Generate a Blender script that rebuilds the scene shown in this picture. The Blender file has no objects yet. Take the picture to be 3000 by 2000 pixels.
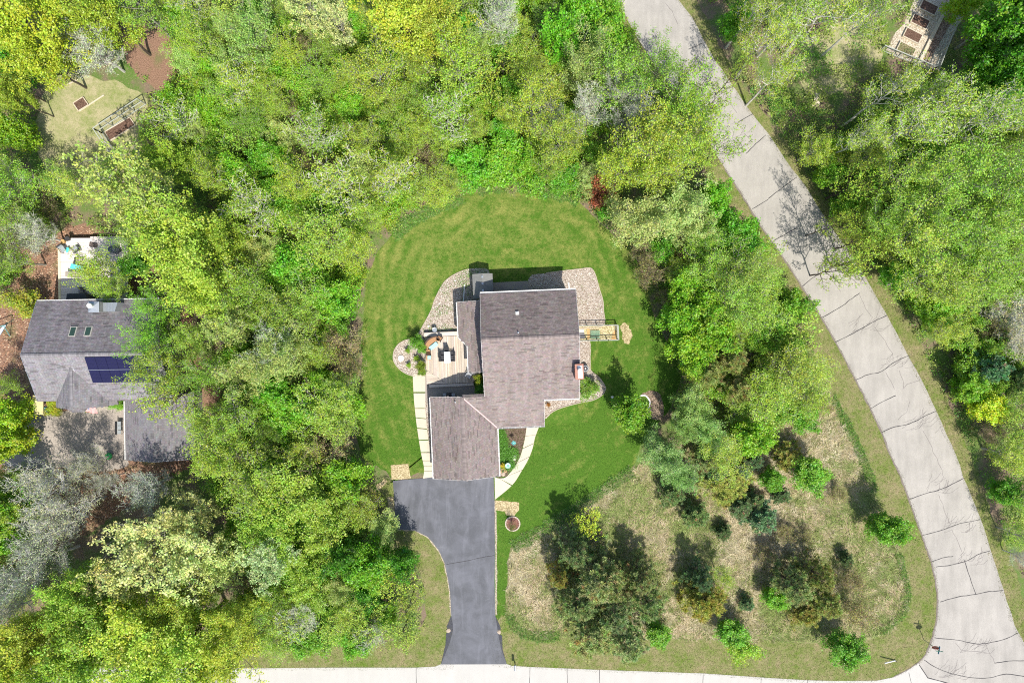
import bpy, math, random
import numpy as np
from math import radians, sin, cos, pi
from mathutils import Vector, Matrix
random.seed(7); rng = np.random.default_rng(7)
scn = bpy.context.scene
COL = scn.collection

# ---------------------------------------------------------------- camera, sky, sun, exposure
H = 83.333; S = 24.0
cam_d = bpy.data.cameras.new('camera'); cam = bpy.data.objects.new('camera', cam_d); COL.objects.link(cam)
cam.location = (0, 0, H); cam_d.lens = 24; cam_d.sensor_width = 36; cam_d.clip_end = 1500
scn.camera = cam
SUN_EL = 56.0; SUN_DIR = Vector((0.36, -0.93, 0)).normalized()
world = bpy.data.worlds.new('World'); scn.world = world; world.use_nodes = True
wn = world.node_tree.nodes; bg = wn['Background']
sky = wn.new('ShaderNodeTexSky'); sky.sky_type = 'NISHITA'; sky.sun_disc = False
sky.sun_elevation = radians(SUN_EL); sky.sun_rotation = math.atan2(SUN_DIR.x, SUN_DIR.y)
sky.air_density = 1.0; sky.dust_density = 1.5
world.node_tree.links.new(sky.outputs[0], bg.inputs[0]); bg.inputs[1].default_value = 0.15
sd = bpy.data.lights.new('sun', 'SUN'); sd.energy = 5.0; sd.angle = radians(0.5); sd.color = (1, 0.95, 0.87)
sun = bpy.data.objects.new('sun', sd); COL.objects.link(sun); sun.location = (20, -60, 90)
ce = cos(radians(SUN_EL)); se = sin(radians(SUN_EL))
sun.rotation_euler = Vector((-SUN_DIR.x*ce, -SUN_DIR.y*ce, -se)).to_track_quat('-Z', 'Y').to_euler()
scn.view_settings.view_transform = 'Standard'; scn.view_settings.look = 'None'
scn.view_settings.gamma = 1; scn.view_settings.use_curve_mapping = False
scn.view_settings.exposure = 0.30
scn.cycles.use_denoising = False; scn.cycles.filter_width = 1.1; scn.cycles.max_bounces = 6; scn.cycles.diffuse_bounces = 4; scn.cycles.transmission_bounces = 4

# ---------------------------------------------------------------- helpers
def W(px, py, z=0.0):
    k = (H - z)/(H*S)
    return ((px-1500)*k, -(py-1000)*k)
def W3(px, py, z=0.0):
    x, y = W(px, py, z); return (x, y, z)
def tag(o, label=None, cat=None, group=None, kind=None):
    if label: o['label'] = label
    if cat: o['category'] = cat
    if group: o['group'] = group
    if kind: o['kind'] = kind
    return o
def empty(name, loc, label=None, cat=None, group=None, rz=0.0):
    o = bpy.data.objects.new(name, None); COL.objects.link(o); o.location = loc; o.rotation_euler.z = rz
    o.empty_display_size = 0.5
    return tag(o, label, cat, group)
def setcol(me, cols, loops_per_face):
    at = me.color_attributes.new('Col', 'FLOAT_COLOR', 'CORNER')
    c = np.repeat(np.c_[cols, np.ones(len(cols))], loops_per_face, axis=0).astype(np.float32)
    at.data.foreach_set('color', c.ravel())
def ngon_mesh(name, V, n, cols=None):
    """V: (faces*n,3) separate n-gons"""
    V = np.asarray(V, dtype=np.float32); nf = len(V)//n
    me = bpy.data.meshes.new(name)
    me.vertices.add(len(V)); me.vertices.foreach_set('co', V.ravel())
    me.loops.add(nf*n); me.loops.foreach_set('vertex_index', np.arange(nf*n, dtype=np.int32))
    me.polygons.add(nf); me.polygons.foreach_set('loop_start', np.arange(0, nf*n, n, dtype=np.int32))
    me.update(calc_edges=True)
    if cols is not None: setcol(me, cols, n)
    return me
def link(name, me, mat, parent=None, kind=None):
    o = bpy.data.objects.new(name, me); COL.objects.link(o)
    if mat is not None: me.materials.append(mat)
    if parent is not None: o.parent = parent
    if kind: o['kind'] = kind
    return o
def parent_loc(parent):
    return np.array(parent.location) if parent is not None else np.zeros(3)
class MB:
    """collects shapes in world coordinates, builds ONE mesh object"""
    def __init__(s): s.v = []; s.f = []
    def add(s, vs, fs):
        b = len(s.v); s.v += [tuple(v) for v in vs]; s.f += [tuple(i+b for i in f) for f in fs]; return s
    def box(s, c, d, rz=0.0, tilt=None):
        hx, hy, hz = d[0]/2, d[1]/2, d[2]/2
        p = [Vector((a*hx, b*hy, e*hz)) for e in (-1, 1) for b in (-1, 1) for a in (-1, 1)]
        if tilt is not None: p = [tilt @ q for q in p]
        r = Matrix.Rotation(rz, 3, 'Z'); p = [r @ q + Vector(c) for q in p]
        return s.add(p, [(0,2,3,1),(4,5,7,6),(0,1,5,4),(2,6,7,3),(0,4,6,2),(1,3,7,5)])
    def bar(s, a, b, w, h=None):
        a = Vector(a); b = Vector(b); h = h or w
        d = b-a; L = d.length
        if L < 1e-6: return s
        d.normalize(); up = Vector((0, 0, 1)) if abs(d.z) < .95 else Vector((1, 0, 0))
        x = d.cross(up).normalized(); y = x.cross(d)
        vs = []
        for q in (a, b):
            for i, j in ((-1,-1),(1,-1),(1,1),(-1,1)): vs.append(q + x*i*w/2 + y*j*h/2)
        return s.add(vs, [(0,1,2,3),(7,6,5,4),(0,4,5,1),(1,5,6,2),(2,6,7,3),(3,7,4,0)])
    def poly(s, pts, z0, z1=None):
        """flat polygon at z0 or prism z0..z1; pts = xy list; z may be callable"""
        area = sum(pts[i][0]*pts[(i+1)%len(pts)][1]-pts[(i+1)%len(pts)][0]*pts[i][1] for i in range(len(pts)))
        if area < 0: pts = pts[::-1]
        n = len(pts); f1 = (lambda x, y: z1(x, y)) if callable(z1) else (lambda x, y: z1)
        f0 = (lambda x, y: z0(x, y)) if callable(z0) else (lambda x, y: z0)
        if z1 is None:
            return s.add([(x, y, f0(x, y)) for x, y in pts], [tuple(range(n))])
        vs = [(x, y, f0(x, y)) for x, y in pts]+[(x, y, f1(x, y)) for x, y in pts]
        fs = [tuple(range(n-1, -1, -1)), tuple(range(n, 2*n))]
        fs += [(i, (i+1) % n, n+(i+1) % n, n+i) for i in range(n)]
        return s.add(vs, fs)
    def tube(s, pts, rad, n=6, caps=True):
        pts = [Vector(p) for p in pts]; rings = []
        for i, p in enumerate(pts):
            d = (pts[min(i+1, len(pts)-1)]-pts[max(i-1, 0)]).normalized()
            up = Vector((0, 0, 1)) if abs(d.z) < .9 else Vector((1, 0, 0))
            x = d.cross(up).normalized(); y = x.cross(d)
            r = rad[i] if hasattr(rad, '__len__') else rad
            rings.append([p + (x*cos(2*pi*k/n)+y*sin(2*pi*k/n))*r for k in range(n)])
        vs = [v for r in rings for v in r]; fs = []
        for i in range(len(pts)-1):
            for k in range(n):
                a = i*n+k; b = i*n+(k+1) % n
                fs.append((a, b, b+n, a+n))
        if caps: fs += [tuple(range(n))[::-1], tuple(range((len(pts)-1)*n, len(pts)*n))]
        return s.add(vs, fs)
    def lathe(s, c, prof, n=16, sx=1.0, sy=1.0, rz=0.0):
        vs = []; fs = []
        for r, z in prof:
            for k in range(n):
                a = 2*pi*k/n; x = r*cos(a)*sx; y = r*sin(a)*sy
                vs.append((c[0]+x*cos(rz)-y*sin(rz), c[1]+x*sin(rz)+y*cos(rz), c[2]+z))
        for i in range(len(prof)-1):
            for k in range(n):
                a = i*n+k; b = i*n+(k+1) % n; fs.append((a, b, b+n, a+n))
        fs += [tuple(range(n))[::-1], tuple(range((len(prof)-1)*n, len(prof)*n))]
        return s.add(vs, fs)
    def build(s, name, mat, parent=None, kind=None, smooth=False):
        me = bpy.data.meshes.new(name); o0 = parent_loc(parent)
        if parent is not None and parent.parent is not None: o0 = o0 + parent_loc(parent.parent)
        me.from_pydata([(v[0]-o0[0], v[1]-o0[1], v[2]-o0[2]) for v in s.v], [], s.f)
        me.update()
        if smooth:
            for p in me.polygons: p.use_smooth = True
        return link(name, me, mat, parent, kind)
def inpoly(P, poly):
    P = np.asarray(P, float); poly = np.asarray(poly, float)
    x, y = P[:, 0], P[:, 1]; r = np.zeros(len(P), bool); j = len(poly)-1
    for i in range(len(poly)):
        xi, yi = poly[i]; xj, yj = poly[j]
        c = ((yi > y) != (yj > y)) & (x < (xj-xi)*(y-yi)/((yj-yi) or 1e-9)+xi)
        r ^= c; j = i
    return r
def densify(pts, step=0.6, jit=0.0, closed=True, seed=1):
    r = random.Random(seed); out = []
    n = len(pts)
    for i in range(n if closed else n-1):
        a = pts[i]; b = pts[(i+1) % n]; L = math.hypot(b[0]-a[0], b[1]-a[1]); m = max(1, int(L/step))
        for k in range(m):
            t = k/m; out.append((a[0]+(b[0]-a[0])*t+r.uniform(-jit, jit), a[1]+(b[1]-a[1])*t+r.uniform(-jit, jit)))
    if not closed: out.append(tuple(pts[-1]))
    return out
def smooth_line(pts, n=6, closed=False):
    """catmull-rom"""
    P = [np.array(p, float) for p in pts]; out = []
    m = len(P); rngi = range(m if closed else m-1)
    for i in rngi:
        if closed: p0, p1, p2, p3 = P[i-1], P[i], P[(i+1) % m], P[(i+2) % m]
        else: p0, p1, p2, p3 = P[max(i-1, 0)], P[i], P[i+1], P[min(i+2, m-1)]
        for k in range(n):
            t = k/n
            out.append(tuple(.5*((2*p1)+(-p0+p2)*t+(2*p0-5*p1+4*p2-p3)*t*t+(-p0+3*p1-3*p2+p3)*t**3)))
    if not closed: out.append(tuple(P[-1]))
    return out
def Wp(pxs, z=0.0): return [W(a, b, z) for a, b in pxs]

# ---------------------------------------------------------------- materials
class NT:
    def __init__(s, name):
        s.m = bpy.data.materials.new(name); s.m.use_nodes = True; s.t = s.m.node_tree; s.n = s.t.nodes
        s.b = s.n['Principled BSDF']; s.b.inputs['Roughness'].default_value = .85
        s.b.inputs['Specular IOR Level'].default_value = .25
        s.geo = s.n.new('ShaderNodeNewGeometry')
    def l(s, a, b): s.t.links.new(a, b)
    def noise(s, scale, detail=4, rough=.55, vec=None, dist=0.0):
        q = s.n.new('ShaderNodeTexNoise'); q.inputs['Scale'].default_value = scale
        q.inputs['Detail'].default_value = detail; q.inputs['Roughness'].default_value = rough
        q.inputs['Distortion'].default_value = dist
        s.l(vec if vec is not None else s.geo.outputs['Position'], q.inputs['Vector']); return q.outputs['Fac']
    def mapping(s, scale=(1, 1, 1), rot=(0, 0, 0), loc=(0, 0, 0)):
        q = s.n.new('ShaderNodeMapping'); q.inputs['Scale'].default_value = scale; q.inputs['Rotation'].default_value = rot
        q.inputs['Location'].default_value = loc
        s.l(s.geo.outputs['Position'], q.inputs['Vector']); return q.outputs[0]
    def vor(s, scale, out='Color', feat='F1', vec=None):
        q = s.n.new('ShaderNodeTexVoronoi'); q.inputs['Scale'].default_value = scale; q.feature = feat
        s.l(vec if vec is not None else s.geo.outputs['Position'], q.inputs['Vector']); return q.outputs[out]
    def ramp(s, fac, stops):
        q = s.n.new('ShaderNodeValToRGB'); e = q.color_ramp.elements
        while len(e) < len(stops): e.new(.5)
        for el, (p, c) in zip(e, stops):
            el.position = p; el.color = (*c, 1) if len(c) == 3 else c
        s.l(fac, q.inputs[0]); return q.outputs[0]
    def mix(s, fac, a, b, mode='MIX'):
        q = s.n.new('ShaderNodeMix'); q.data_type = 'RGBA'; q.blend_type = mode
        for i, v in ((0, fac), (6, a), (7, b)):
            if hasattr(v, 'is_linked') or hasattr(v, 'links'): s.l(v, q.inputs[i])
            elif i == 0: q.inputs[0].default_value = v
            else: q.inputs[i].default_value = (*v, 1)
        return q.outputs[2]
    def math(s, op, a, b=0.0):
        q = s.n.new('ShaderNodeMath'); q.operation = op
        for i, v in enumerate((a, b)):
            if hasattr(v, 'links'): s.l(v, q.inputs[i])
            else: q.inputs[i].default_value = v
        return q.outputs[0]
    def bump(s, h, strength=.5, dist=.03):
        q = s.n.new('ShaderNodeBump'); q.inputs['Strength'].default_value = strength; q.inputs['Distance'].default_value = dist
        s.l(h, q.inputs['Height']); s.l(q.outputs[0], s.b.inputs['Normal'])
    def col(s, c):
        if hasattr(c, 'links'): s.l(c, s.b.inputs['Base Color'])
        else: s.b.inputs['Base Color'].default_value = (*c, 1)
    def attr(s):
        q = s.n.new('ShaderNodeAttribute'); q.attribute_name = 'Col'; return q.outputs['Color']
_mats = {}
def plain(name, c, rough=.7, metal=0.0, var=.18, scale=6.0, bump=.0):
    if name in _mats: return _mats[name]
    t = NT(name); a = tuple(x*(1-var) for x in c); b = tuple(min(1, x*(1+var)) for x in c)
    f = t.noise(scale, 6, .65); t.col(t.ramp(f, [(.3, a), (.7, b)]))
    t.b.inputs['Roughness'].default_value = rough; t.b.inputs['Metallic'].default_value = metal
    if bump: t.bump(f, bump, .02)
    _mats[name] = t.m; return t.m
def foliage_mat(name, trans=.35, rough=.5, tint=(1, 1, 1)):
    t = NT(name); t.n.remove(t.b); out = t.n['Material Output']
    oi = t.n.new('ShaderNodeObjectInfo'); c = t.mix(1.0, t.attr(), oi.outputs['Color'], 'MULTIPLY')
    c = t.mix(1.0, c, tint, 'MULTIPLY')
    d = t.n.new('ShaderNodeBsdfDiffuse'); tr = t.n.new('ShaderNodeBsdfTranslucent'); g = t.n.new('ShaderNodeBsdfGlossy')
    g.inputs['Roughness'].default_value = rough; g.inputs['Color'].default_value = (1, 1, 1, 1)
    t.l(c, d.inputs[0]); t.l(t.mix(1.0, c, (1.02, 1.06, .75), 'MULTIPLY'), tr.inputs[0])
    m1 = t.n.new('ShaderNodeMixShader'); m1.inputs[0].default_value = trans; t.l(d.outputs[0], m1.inputs[1]); t.l(tr.outputs[0], m1.inputs[2])
    m2 = t.n.new('ShaderNodeMixShader'); m2.inputs[0].default_value = .035; t.l(m1.outputs[0], m2.inputs[1]); t.l(g.outputs[0], m2.inputs[2])
    t.l(m2.outputs[0], out.inputs[0]); return t.m
M_leaf = foliage_mat('leaf_green', .34, .5, (1.02, 1.08, .86))
M_needle = foliage_mat('needle_green', .12)
M_blade = foliage_mat('grass_blade', .25, .7)
def bark_mat(name, a, b):
    t = NT(name); oi = t.n.new('ShaderNodeObjectInfo')
    f = t.noise(3.0, 8, .7, vec=t.mapping((2, 2, .6))); c = t.ramp(f, [(.3, a), (.65, b)])
    t.col(c); t.bump(f, .5, .02); return t.m
M_bark_pale = bark_mat('bark_pale', (.34, .33, .29), (.70, .67, .60))
M_bark_grey = bark_mat('bark_grey', (.16, .15, .13), (.42, .40, .35))
M_bark_silver = bark_mat('bark_silver', (.30, .29, .275), (.58, .57, .53))
M_bark_dark = bark_mat('bark_dark', (.035, .028, .022), (.11, .09, .07))
M_bark_rust = bark_mat('bark_rust', (.16, .05, .025), (.42, .17, .09))

# ground: woodland floor
t = NT('woodland_floor')
a = t.noise(.35, 6, .6); b = t.noise(4.5, 6, .7); c = t.noise(22, 4, .7)
litter = t.ramp(c, [(.3, (.085, .055, .035)), (.5, (.21, .15, .105)), (.72, (.42, .32, .24))])
moss = t.ramp(c, [(.3, (.03, .07, .012)), (.5, (.11, .19, .035)), (.72, (.26, .34, .09))])
drym = t.ramp(c, [(.3, (.13, .11, .05)), (.7, (.40, .35, .20))])
g = t.mix(t.ramp(a, [(.42, (0, 0, 0)), (.56, (1, 1, 1))]), litter, moss)
g = t.mix(t.ramp(b, [(.52, (0, 0, 0)), (.66, (.8, .8, .8))]), g, drym)
t.col(g); t.bump(c, 1, .08); M_floor = t.m
# leaf litter, reddish
t = NT('leaf_litter'); c = t.noise(9, 8, .75); v = t.vor(9)
g = t.ramp(c, [(.3, (.05, .03, .02)), (.45, (.20, .115, .075)), (.6, (.36, .22, .15)), (.75, (.50, .38, .28))])
g = t.mix(t.ramp(t.noise(.5, 4), [(.5, (0, 0, 0)), (.7, (.6, .6, .6))]), g, (.13, .17, .05))
t.col(g); t.bump(c, 1, .08); M_litter = t.m
# meadow soil
t = NT('meadow_soil'); c = t.noise(14, 6, .75, vec=t.mapping((1, .35, 1), (0, 0, .5))); a = t.noise(.3, 5)
dry = t.ramp(c, [(.3, (.16, .125, .06)), (.5, (.36, .29, .17)), (.7, (.60, .50, .34))])
grn = t.ramp(c, [(.3, (.06, .09, .02)), (.7, (.26, .31, .10))])
t.col(t.mix(t.ramp(a, [(.42, (0, 0, 0)), (.62, (1, 1, 1))]), dry, grn)); t.bump(c, 1, .1); M_meadow = t.m
# lawns
def lawn_mat(name, g1, g2, y1, y2, ythr, arcs, cx=0, cy=0, use_attr=False):
    t = NT(name)
    f = t.noise(9, 6, .75); patch = t.noise(.42, 8, .72); mid = t.noise(2.2, 5, .7)
    g = t.ramp(f, [(.3, g1), (.7, g2)]); y = t.ramp(f, [(.3, y1), (.7, y2)])
    k = t.math('ADD', t.math('ADD', t.math('MULTIPLY', patch, .50), t.math('MULTIPLY', mid, .32)), t.math('MULTIPLY', t.noise(7, 6, .8), .18))
    if arcs:
        mp = t.mapping((1, .82, 0), (0, 0, 0), (-cx, -cy*.82, 0)); ln = t.n.new('ShaderNodeVectorMath'); ln.operation = 'LENGTH'
        t.l(mp, ln.inputs[0])
        d = t.math('ADD', ln.outputs['Value'], t.math('MULTIPLY', t.noise(.25, 5), 3.2))
        s = t.math('SINE', t.math('MULTIPLY', d, 2*pi/1.5))
        k = t.math('ADD', k, t.math('MULTIPLY', t.math('MULTIPLY', s, arcs), t.ramp(t.noise(.16, 4), [(.42, (0, 0, 0)), (.6, (1, 1, 1))])))
        sp = t.n.new('ShaderNodeSeparateXYZ'); t.l(t.geo.outputs['Position'], sp.inputs[0])
        dry = t.math('ADD', t.math('MULTIPLY', sp.outputs[1], .0026), t.math('MULTIPLY', sp.outputs[0], -.0012)); k = t.math('ADD', k, dry)
    gg = t.mix(t.ramp(k, [(ythr-.09, (0, 0, 0)), (ythr+.10, (1, 1, 1))]), g, y)
    if use_attr:
        gg = t.mix(1.0, gg, t.attr(), 'MULTIPLY')
    t.col(gg); t.bump(f, .8, .05)
    return t.m
LG = dict(g1=(.028, .085, .006), g2=(.105, .215, .016), y1=(.12, .15, .025), y2=(.36, .36, .10))
M_lawn = lawn_mat('lawn_grass', **LG, ythr=.56, arcs=.045, cx=W(1500, 930)[0], cy=W(1500, 930)[1])
M_lawn_b = lawn_mat('lawn_blades', **LG, ythr=.56, arcs=.045, cx=W(1500, 930)[0], cy=W(1500, 930)[1], use_attr=True)
VG = dict(g1=(.065, .115, .012), g2=(.16, .23, .03), y1=(.16, .13, .06), y2=(.38, .32, .18))
M_verge = lawn_mat('verge_grass', **VG, ythr=.50, arcs=0)
M_clear = lawn_mat('clearing_grass', (.11, .15, .03), (.24, .30, .07), (.26, .23, .12), (.52, .46, .28), ythr=.47, arcs=0)
M_verge_b = lawn_mat('verge_blades', **VG, ythr=.50, arcs=0, use_attr=True)
# concrete-like road
def road_mat(name, c1, c2, sc=30, stain=.12, agg=True):
    t = NT(name); f = t.noise(sc, 6, .8); l = t.noise(.35, 5, .6)
    st = t.noise(1.2, 5, .6, vec=t.mapping((1.0, .16, 1), (0, 0, radians(-28))))
    g = t.ramp(f, [(.3, c1), (.7, c2)])
    k = t.ramp(t.math('ADD', t.math('MULTIPLY', l, .5), t.math('MULTIPLY', st, .5)), [(.35, (1-stain,)*3), (.65, (1, 1, 1))])
    g = t.mix(1.0, g, k, 'MULTIPLY'); t.col(g); t.bump(f, .4, .01); t.b.inputs['Roughness'].default_value = .9; return t.m
M_road = road_mat('old_pale_asphalt', (.30, .28, .248), (.53, .498, .45), 20, .26)
M_street = road_mat('pale_concrete_street', (.42, .405, .37), (.56, .54, .50), 30, .10)
M_walk = road_mat('walk_concrete', (.52, .46, .36), (.70, .63, .50), 20, .14)
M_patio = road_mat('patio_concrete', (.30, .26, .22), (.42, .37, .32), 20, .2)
M_ndrive = road_mat('worn_tan_drive', (.30, .26, .225), (.56, .49, .42), 5, .30)
M_tar = plain('crack_tar', (.045, .042, .045), .8)
M_crack = plain('hairline_crack', (.17, .15, .145), .9)
# driveway
t = NT('sealed_asphalt'); f = t.noise(45, 4, .8); l = t.noise(.5, 6, .65, dist=.5)
tr = t.noise(.9, 6, .7, vec=t.mapping((1.0, .16, 1)), dist=.8)
sc1 = t.noise(1.1, 8, .8, vec=t.mapping((.8, 2.2, 1), (0, 0, -.6)), dist=1.4)
g = t.ramp(f, [(.3, (.066, .069, .078)), (.7, (.108, .113, .127))])
g = t.mix(t.ramp(l, [(.38, (0, 0, 0)), (.68, (.7, .7, .7))]), g, (.155, .16, .185))
spot = t.noise(3.2, 8, .85, dist=.6); g = t.mix(t.ramp(spot, [(.62, (0, 0, 0)), (.74, (.6, .6, .6))]), g, (.30, .30, .32))
g = t.mix(t.ramp(tr, [(.48, (0, 0, 0)), (.72, (.45, .45, .45))]), g, (.20, .205, .235))
g = t.mix(t.ramp(sc1, [(.58, (0, 0, 0)), (.70, (.35, .35, .35))]), g, (.25, .26, .28))
t.col(g); t.bump(f, .3, .01); t.b.inputs['Roughness'].default_value = .65; M_drive = t.m
M_apron = plain('fresh_asphalt', (.055, .057, .070), .75, scale=30)
# shingles: attribute colour
def shingle_mat(name, tint):
    t = NT(name); f = t.noise(30, 5, .8); streak = t.noise(.9, 6, .6, vec=t.mapping((1.2, .22, .3)))
    g = t.mix(1.0, t.attr(), tint, 'MULTIPLY')
    g = t.mix(1.0, g, t.ramp(f, [(.3, (.72,)*3), (.7, (1.12,)*3)]), 'MULTIPLY')
    g = t.mix(1.0, g, t.ramp(streak, [(.36, (.86, .85, .84)), (.62, (1.06, 1.06, 1.06))]), 'MULTIPLY')
    t.col(g); t.bump(f, .5, .01); t.b.inputs['Roughness'].default_value = .92; return t.m
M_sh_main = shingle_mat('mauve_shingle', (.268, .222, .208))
M_sh_dark = shingle_mat('mauve_shingle_shaded', (.215, .180, .172))  # darker mauve for north slopes: weaker sun there painted into the tint
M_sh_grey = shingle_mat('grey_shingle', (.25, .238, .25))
M_sh_greyd = shingle_mat('grey_shingle_shaded', (.205, .19, .205))  # same grey shingle, with north slope shade put into the colour
M_roofdeck = plain('roof_underlay', (.16, .14, .14), .9)
M_white = plain('white_trim', (.72, .72, .70), .5, var=.06)
M_siding = NT('clapboard_siding'); t = M_siding
w = t.n.new('ShaderNodeTexWave'); w.bands_direction = 'Z'; w.wave_profile = 'SAW'; w.inputs['Scale'].default_value = 1.6
t.l(t.geo.outputs['Position'], w.inputs['Vector']); t.bump(w.outputs['Fac'], .7, .03)
t.col(t.ramp(t.noise(3, 5), [(.3, (.34, .30, .25)), (.7, (.42, .38, .32))])); M_siding = t.m
M_siding2 = plain('grey_siding', (.30, .30, .29), .7, var=.08, scale=2)
t = NT('brick'); br = t.n.new('ShaderNodeTexBrick'); br.inputs['Scale'].default_value = 5
br.inputs['Color1'].default_value = (.33, .11, .07, 1); br.inputs['Color2'].default_value = (.45, .18, .11, 1); br.inputs['Mortar'].default_value = (.5, .45, .4, 1)
t.l(t.geo.outputs['Position'], br.inputs['Vector']); t.col(br.outputs[0]); M_brick = t.m
M_glass = NT('window_glass'); M_glass.col((.03, .05, .05)); M_glass.b.inputs['Roughness'].default_value = .08
M_glass.b.inputs['Specular IOR Level'].default_value = .5; M_glass = M_glass.m
def wood_mat(name, a, b, c2):
    t = NT(name); f = t.noise(7, 6, .7, vec=t.mapping((3, .5, 1))); f2 = t.noise(1.2, 5)
    g = t.ramp(f, [(.3, a), (.7, b)]); g = t.mix(t.ramp(f2, [(.45, (0, 0, 0)), (.65, (.6, .6, .6))]), g, c2)
    g = t.mix(1.0, g, t.attr(), 'MULTIPLY') if False else g
    oi = t.n.new('ShaderNodeObjectInfo'); g = t.mix(1.0, g, oi.outputs['Color'], 'MULTIPLY')
    t.col(g); t.b.inputs['Roughness'].default_value = .85; return t.m
M_deck = wood_mat('weathered_deck_wood', (.52, .44, .36), (.72, .64, .55), (.60, .54, .49))
M_deckw = wood_mat('bleached_deck_wood', (.60, .53, .49), (.80, .74, .70), (.66, .60, .58))
M_plank = wood_mat('garden_plank', (.46, .38, .27), (.70, .62, .48), (.55, .50, .42))
M_greywood = wood_mat('grey_wood', (.30, .31, .27), (.48, .50, .44), (.40, .42, .36))
def speckle(name, cols, sc=14, grass=0.0):
    t = NT(name); v = t.vor(sc); sep = t.n.new('ShaderNodeSeparateColor'); t.l(v, sep.inputs[0])
    n = len(cols); g = t.ramp(sep.outputs[0], [(i/(n-1)*.9, c) for i, c in enumerate(cols)])
    d = t.vor(sc, 'Distance', 'F1')
    g = t.mix(1.0, g, t.ramp(d, [(.3, (1, 1, 1)), (.75, (.55, .5, .45))]), 'MULTIPLY')
    if grass: g = t.mix(t.ramp(t.noise(1.1, 6, .7), [(1-grass-.08, (0, 0, 0)), (1-grass+.06, (.8, .8, .8))]), g, (.13, .19, .04))
    t.col(g); t.bump(d, 1, .03); return t.m
M_gravel = speckle('river_gravel', [(.22, .17, .13), (.44, .37, .31), (.58, .50, .43), (.76, .72, .66), (.34, .27, .21)], 19, .36)
M_chips = speckle('pale_wood_chips', [(.50, .44, .33), (.66, .60, .48), (.80, .75, .63), (.40, .32, .22)], 12)
M_mulch = speckle('brown_mulch', [(.07, .045, .03), (.15, .10, .075), (.26, .19, .15), (.17, .11, .085)], 16)
M_mulch2 = speckle('bark_mulch', [(.14, .09, .07), (.26, .18, .14), (.38, .28, .22), (.48, .38, .30)], 12)
M_straw = speckle('straw', [(.38, .30, .16), (.56, .47, .27), (.70, .60, .38), (.45, .37, .2)], 9)
M_soil = speckle('garden_soil', [(.09, .05, .035), (.17, .10, .075), (.24, .15, .11), (.13, .08, .055)], 12)
M_dark = plain('charcoal_metal', (.05, .05, .055), .5)
M_metal = plain('grey_metal', (.42, .45, .47), .35, .6, .1)
M_shadecl = plain('slate_roof_sheet', (.20, .20, .19), .8, var=.12, scale=3)

# ---------------------------------------------------------------- setting sheets
road_L = [(1797.8,-60),(1797.8,0),(1832,47),(1861.6,102),(1905,170),(1965,255),(2030,345),(2080,425),(2125,495.6),(2168,561.5),(2231.7,666.6),(2296.8,756),(2347.8,837),(2407,930.7),(2450,1003),(2505,1109),(2547.8,1190),(2581.8,1262.5),(2609.5,1333.6),(2632.9,1379.8),(2662.6,1460.6),(2701,1567),(2730.7,1647.8),(2747.7,1737),(2745.6,1813.7),(2730.7,1873),(2713.7,1915.8),(2690,1941),(2658,1962.6),(2620,1981.7),(2569,1992)]
road_R = [(1950,-60),(1987,0),(2027.5,51),(2061.5,115),(2095.6,178.7),(2138,238),(2197.7,327.6),(2250,390),(2301,468),(2356,540),(2411.7,629.6),(2445.7,680),(2496.7,748),(2547.8,833),(2594.6,918),(2658.4,1037),(2701,1113.7),(2743.5,1207),(2773,1271),(2801,1333),(2822,1396.8),(2871,1516),(2900.9,1605),(2939,1724),(2973,1830.7),(3010,1900),(3060,2040),(3110,2180)]
street_T = [(-120,1957),(0,1957),(750,1956),(962,1954),(1218,1954),(1275,1951),(1292,1944),(1484,1943),(1500,1949),(1553,1952),(1755,1960.5),(2061.5,971+1000),(2250,1984),(2366,1991),(2450,1993),(2569,1992)]
road_px = road_L[:-4] + [(2690,1941),(2717,1985),(2790,2003),(2860,2080),(2900,2180)] + road_R[::-1]
street_px = street_T[:-1]+[(2569,1992),(2620,1981.7),(2658,1962.6),(2690,1941),(2717,1985),(2790,2003),(2860,2080),(2900,2180),(-120,2180)]
drive_px = [(1151.4,1407.5),(1238.6,1400),(1268.7,1393),(1290,1370),(1440,1370),(1446,1398),(1448.7,1464.5),(1449.5,1560),(1450,1629),(1448.7,1700),(1450.8,1800),(1455,1826),(1462,1868),(1470,1905),(1484,1941),(1484,1944),(1292,1944.5),(1300,1925),(1318,1880),(1327,1845),(1327,1827),(1322,1800),(1318.6,1733),(1313,1700),(1303,1649),(1286.8,1613),(1268.7,1589),(1252.6,1571),(1216.5,1553),(1190,1551),(1166,1549),(1160,1541),(1156,1480.6)]
apr_L = [(1323,1800),(1315,1818),(1308.5,1834),(1312,1842),(1318.6,1847),(1313,1851),(1307,1854),(1305,1887.5),(1291.8,1943.7),(1340,1944),(1345,1800)]
apr_R = [(1450,1800),(1466,1834),(1467,1842),(1457.5,1849),(1464,1855),(1471,1861),(1472.6,1901),(1484,1941),(1440,1944),(1435,1800)]
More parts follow.
